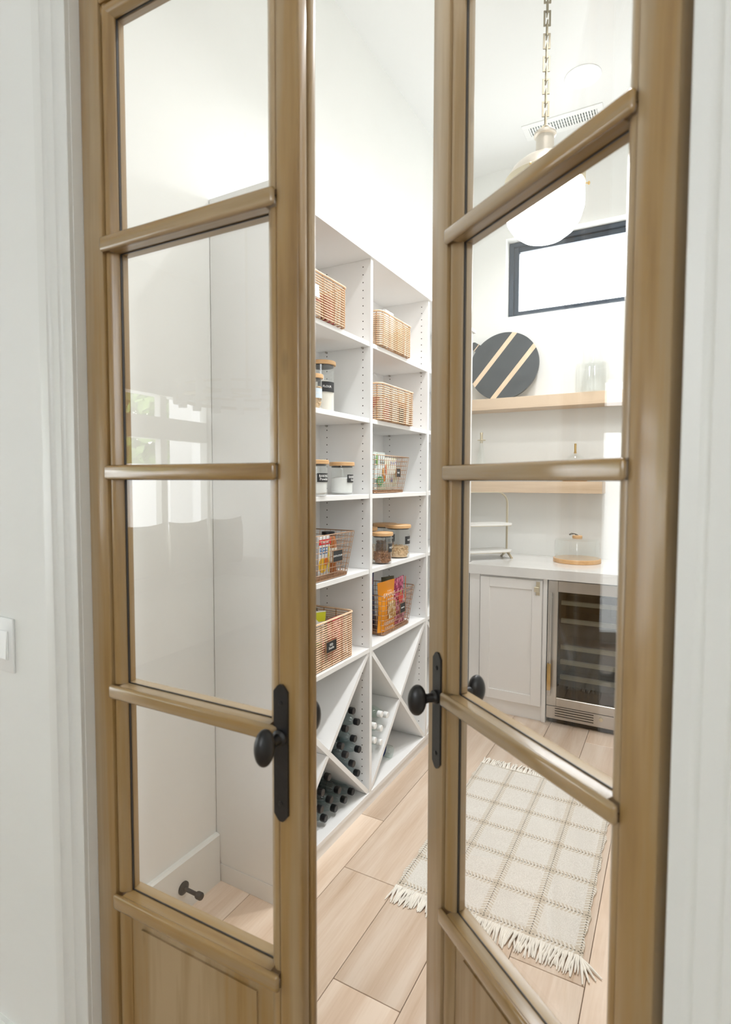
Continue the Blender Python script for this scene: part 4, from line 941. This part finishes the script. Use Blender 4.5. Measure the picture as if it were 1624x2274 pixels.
# outside, beyond the side window
struct('ground_outside', MB().box(-14, LX-.12, -10, 6, -.3, -.15), mat('paving', (.55, .55, .53), .8))
MB().box(-5.8, -5.4, -4.50, -4.13, -.15, 3.4, .01).build('white_pillar', mat('white_render', (.8, .8, .8), .8), None, 'white rendered porch pillar outside the living room window', 'pillar')
MB().box(-9.2, -9.0, -10, 3, -.15, 1.75, .01).build('garden_wall', mat('white_render_wall', (.8, .8, .8), .8), None, 'white garden wall outside the living room window', 'garden wall')
tr = thing('garden_tree', 'leafy green tree outside the living room window', 'tree', (-11.2, -7.6, 0))
MB().tube([(0, 0, 0), (.05, 0, 1.2), (0, .1, 2.2)], [.16, .13, .1], 10).build('trunk', flat((.14, .09, .05), .9), tr)
lf = MB(); rnd = random.Random(5)
for k in range(6500):
    a, b2 = rnd.uniform(0, 2*PI), math.acos(rnd.uniform(-1, 1)); rr = rnd.uniform(.7, 1.0)
    c = Vector((1.6*rr*math.sin(b2)*math.cos(a), 3.4*rr*math.sin(b2)*math.sin(a), 2.9+1.6*rr*math.cos(b2))); q = Vector((rnd.uniform(-1, 1), rnd.uniform(-1, 1), rnd.uniform(-1, 1))).normalized()*.16; q2 = q.cross(Vector((rnd.uniform(-1, 1), rnd.uniform(-1, 1), rnd.uniform(-1, 1)))).normalized()*.09
    lf.add([c-q, c+q2, c+q, c-q2], [(0, 1, 2, 3)])
lf.build('foliage', noisy('leaves', (.30, .45, .14), .6, .4, 3), tr, kind='stuff', smooth=False)
so = thing('sofa', 'cream linen sofa below the living room side window', 'sofa', (-3.72, -2.20, 0))
M['linen'] = noisy('cream_linen', (.60, .57, .50), .9, .05, 20)
MB().box(-.48, .48, -1.0, 1.0, .08, .42, .05, 3).build('seat', M['linen'], so); MB().box(-.50, -.28, -1.0, 1.0, .40, .82, .06, 3).build('backrest', M['linen'], so)
for sy in (-1, 1): MB().box(-.48, .46, sy*1.0, sy*1.18, .08, .60, .05, 3).build('arm', M['linen'], so)
def pillow(n=12, wd=.25, th=.11):
    V = []; F = []
    for sgn in (1, -1):
        for j in range(n+1):
            for i in range(n+1):
                a, b = 2*i/n-1, 2*j/n-1; f = max(0, (1-a*a)*(1-b*b))**.42
                V.append((sgn*th*f, wd*a*(1-.10*(1-b*b)*abs(a)), wd*b*(1-.10*(1-a*a)*abs(b))))
    o = (n+1)**2
    for j in range(n):
        for i in range(n):
            k = j*(n+1)+i; F += [(k, k+1, k+n+2, k+n+1), (o+k, o+k+n+1, o+k+n+2, o+k+1)]
    m = MB(); m.add(V, F); bmesh.ops.remove_doubles(m.bm, verts=m.bm.verts, dist=1e-4); return m
for k, y in enumerate((-2.98, -2.45, -1.92, -1.39)):
    q = pillow(); q.build('cushion', M['linen'], None, 'cream scatter cushion on the living room sofa, %s' % ('by the corner', 'second along', 'third along', 'nearest the doors')[k], 'cushion', 'sofa cushions').location = (-3.86, y, .80)
ch = thing('ring_chandelier', 'large ring chandelier with glass cylinders in the living room', 'chandelier', (-2.30, -1.35, 0))
MB().tube([(.42*math.cos(2*PI*k/40), .42*math.sin(2*PI*k/40), 1.93) for k in range(40)], .012, 6, True).tube([(.42*math.cos(2*PI*k/40), .42*math.sin(2*PI*k/40), 1.99) for k in range(40)], .008, 6, True).build('ring', M['pale_brass'], ch)
MB().tube([(0, 0, 2.0), (0, 0, ZC)], .008, 6).tube([(-.42, 0, 1.96), (.42, 0, 1.96)], .006, 6).tube([(0, -.42, 1.96), (0, .42, 1.96)], .006, 6).build('rod', M['pale_brass'], ch)
for k in range(16):
    a = 2*PI*k/16; MB().lathe([(.028, 1.89), (.028, 2.02)], 12, (.42*math.cos(a), .42*math.sin(a), 0)).build('shade', M['white_plastic'], ch)
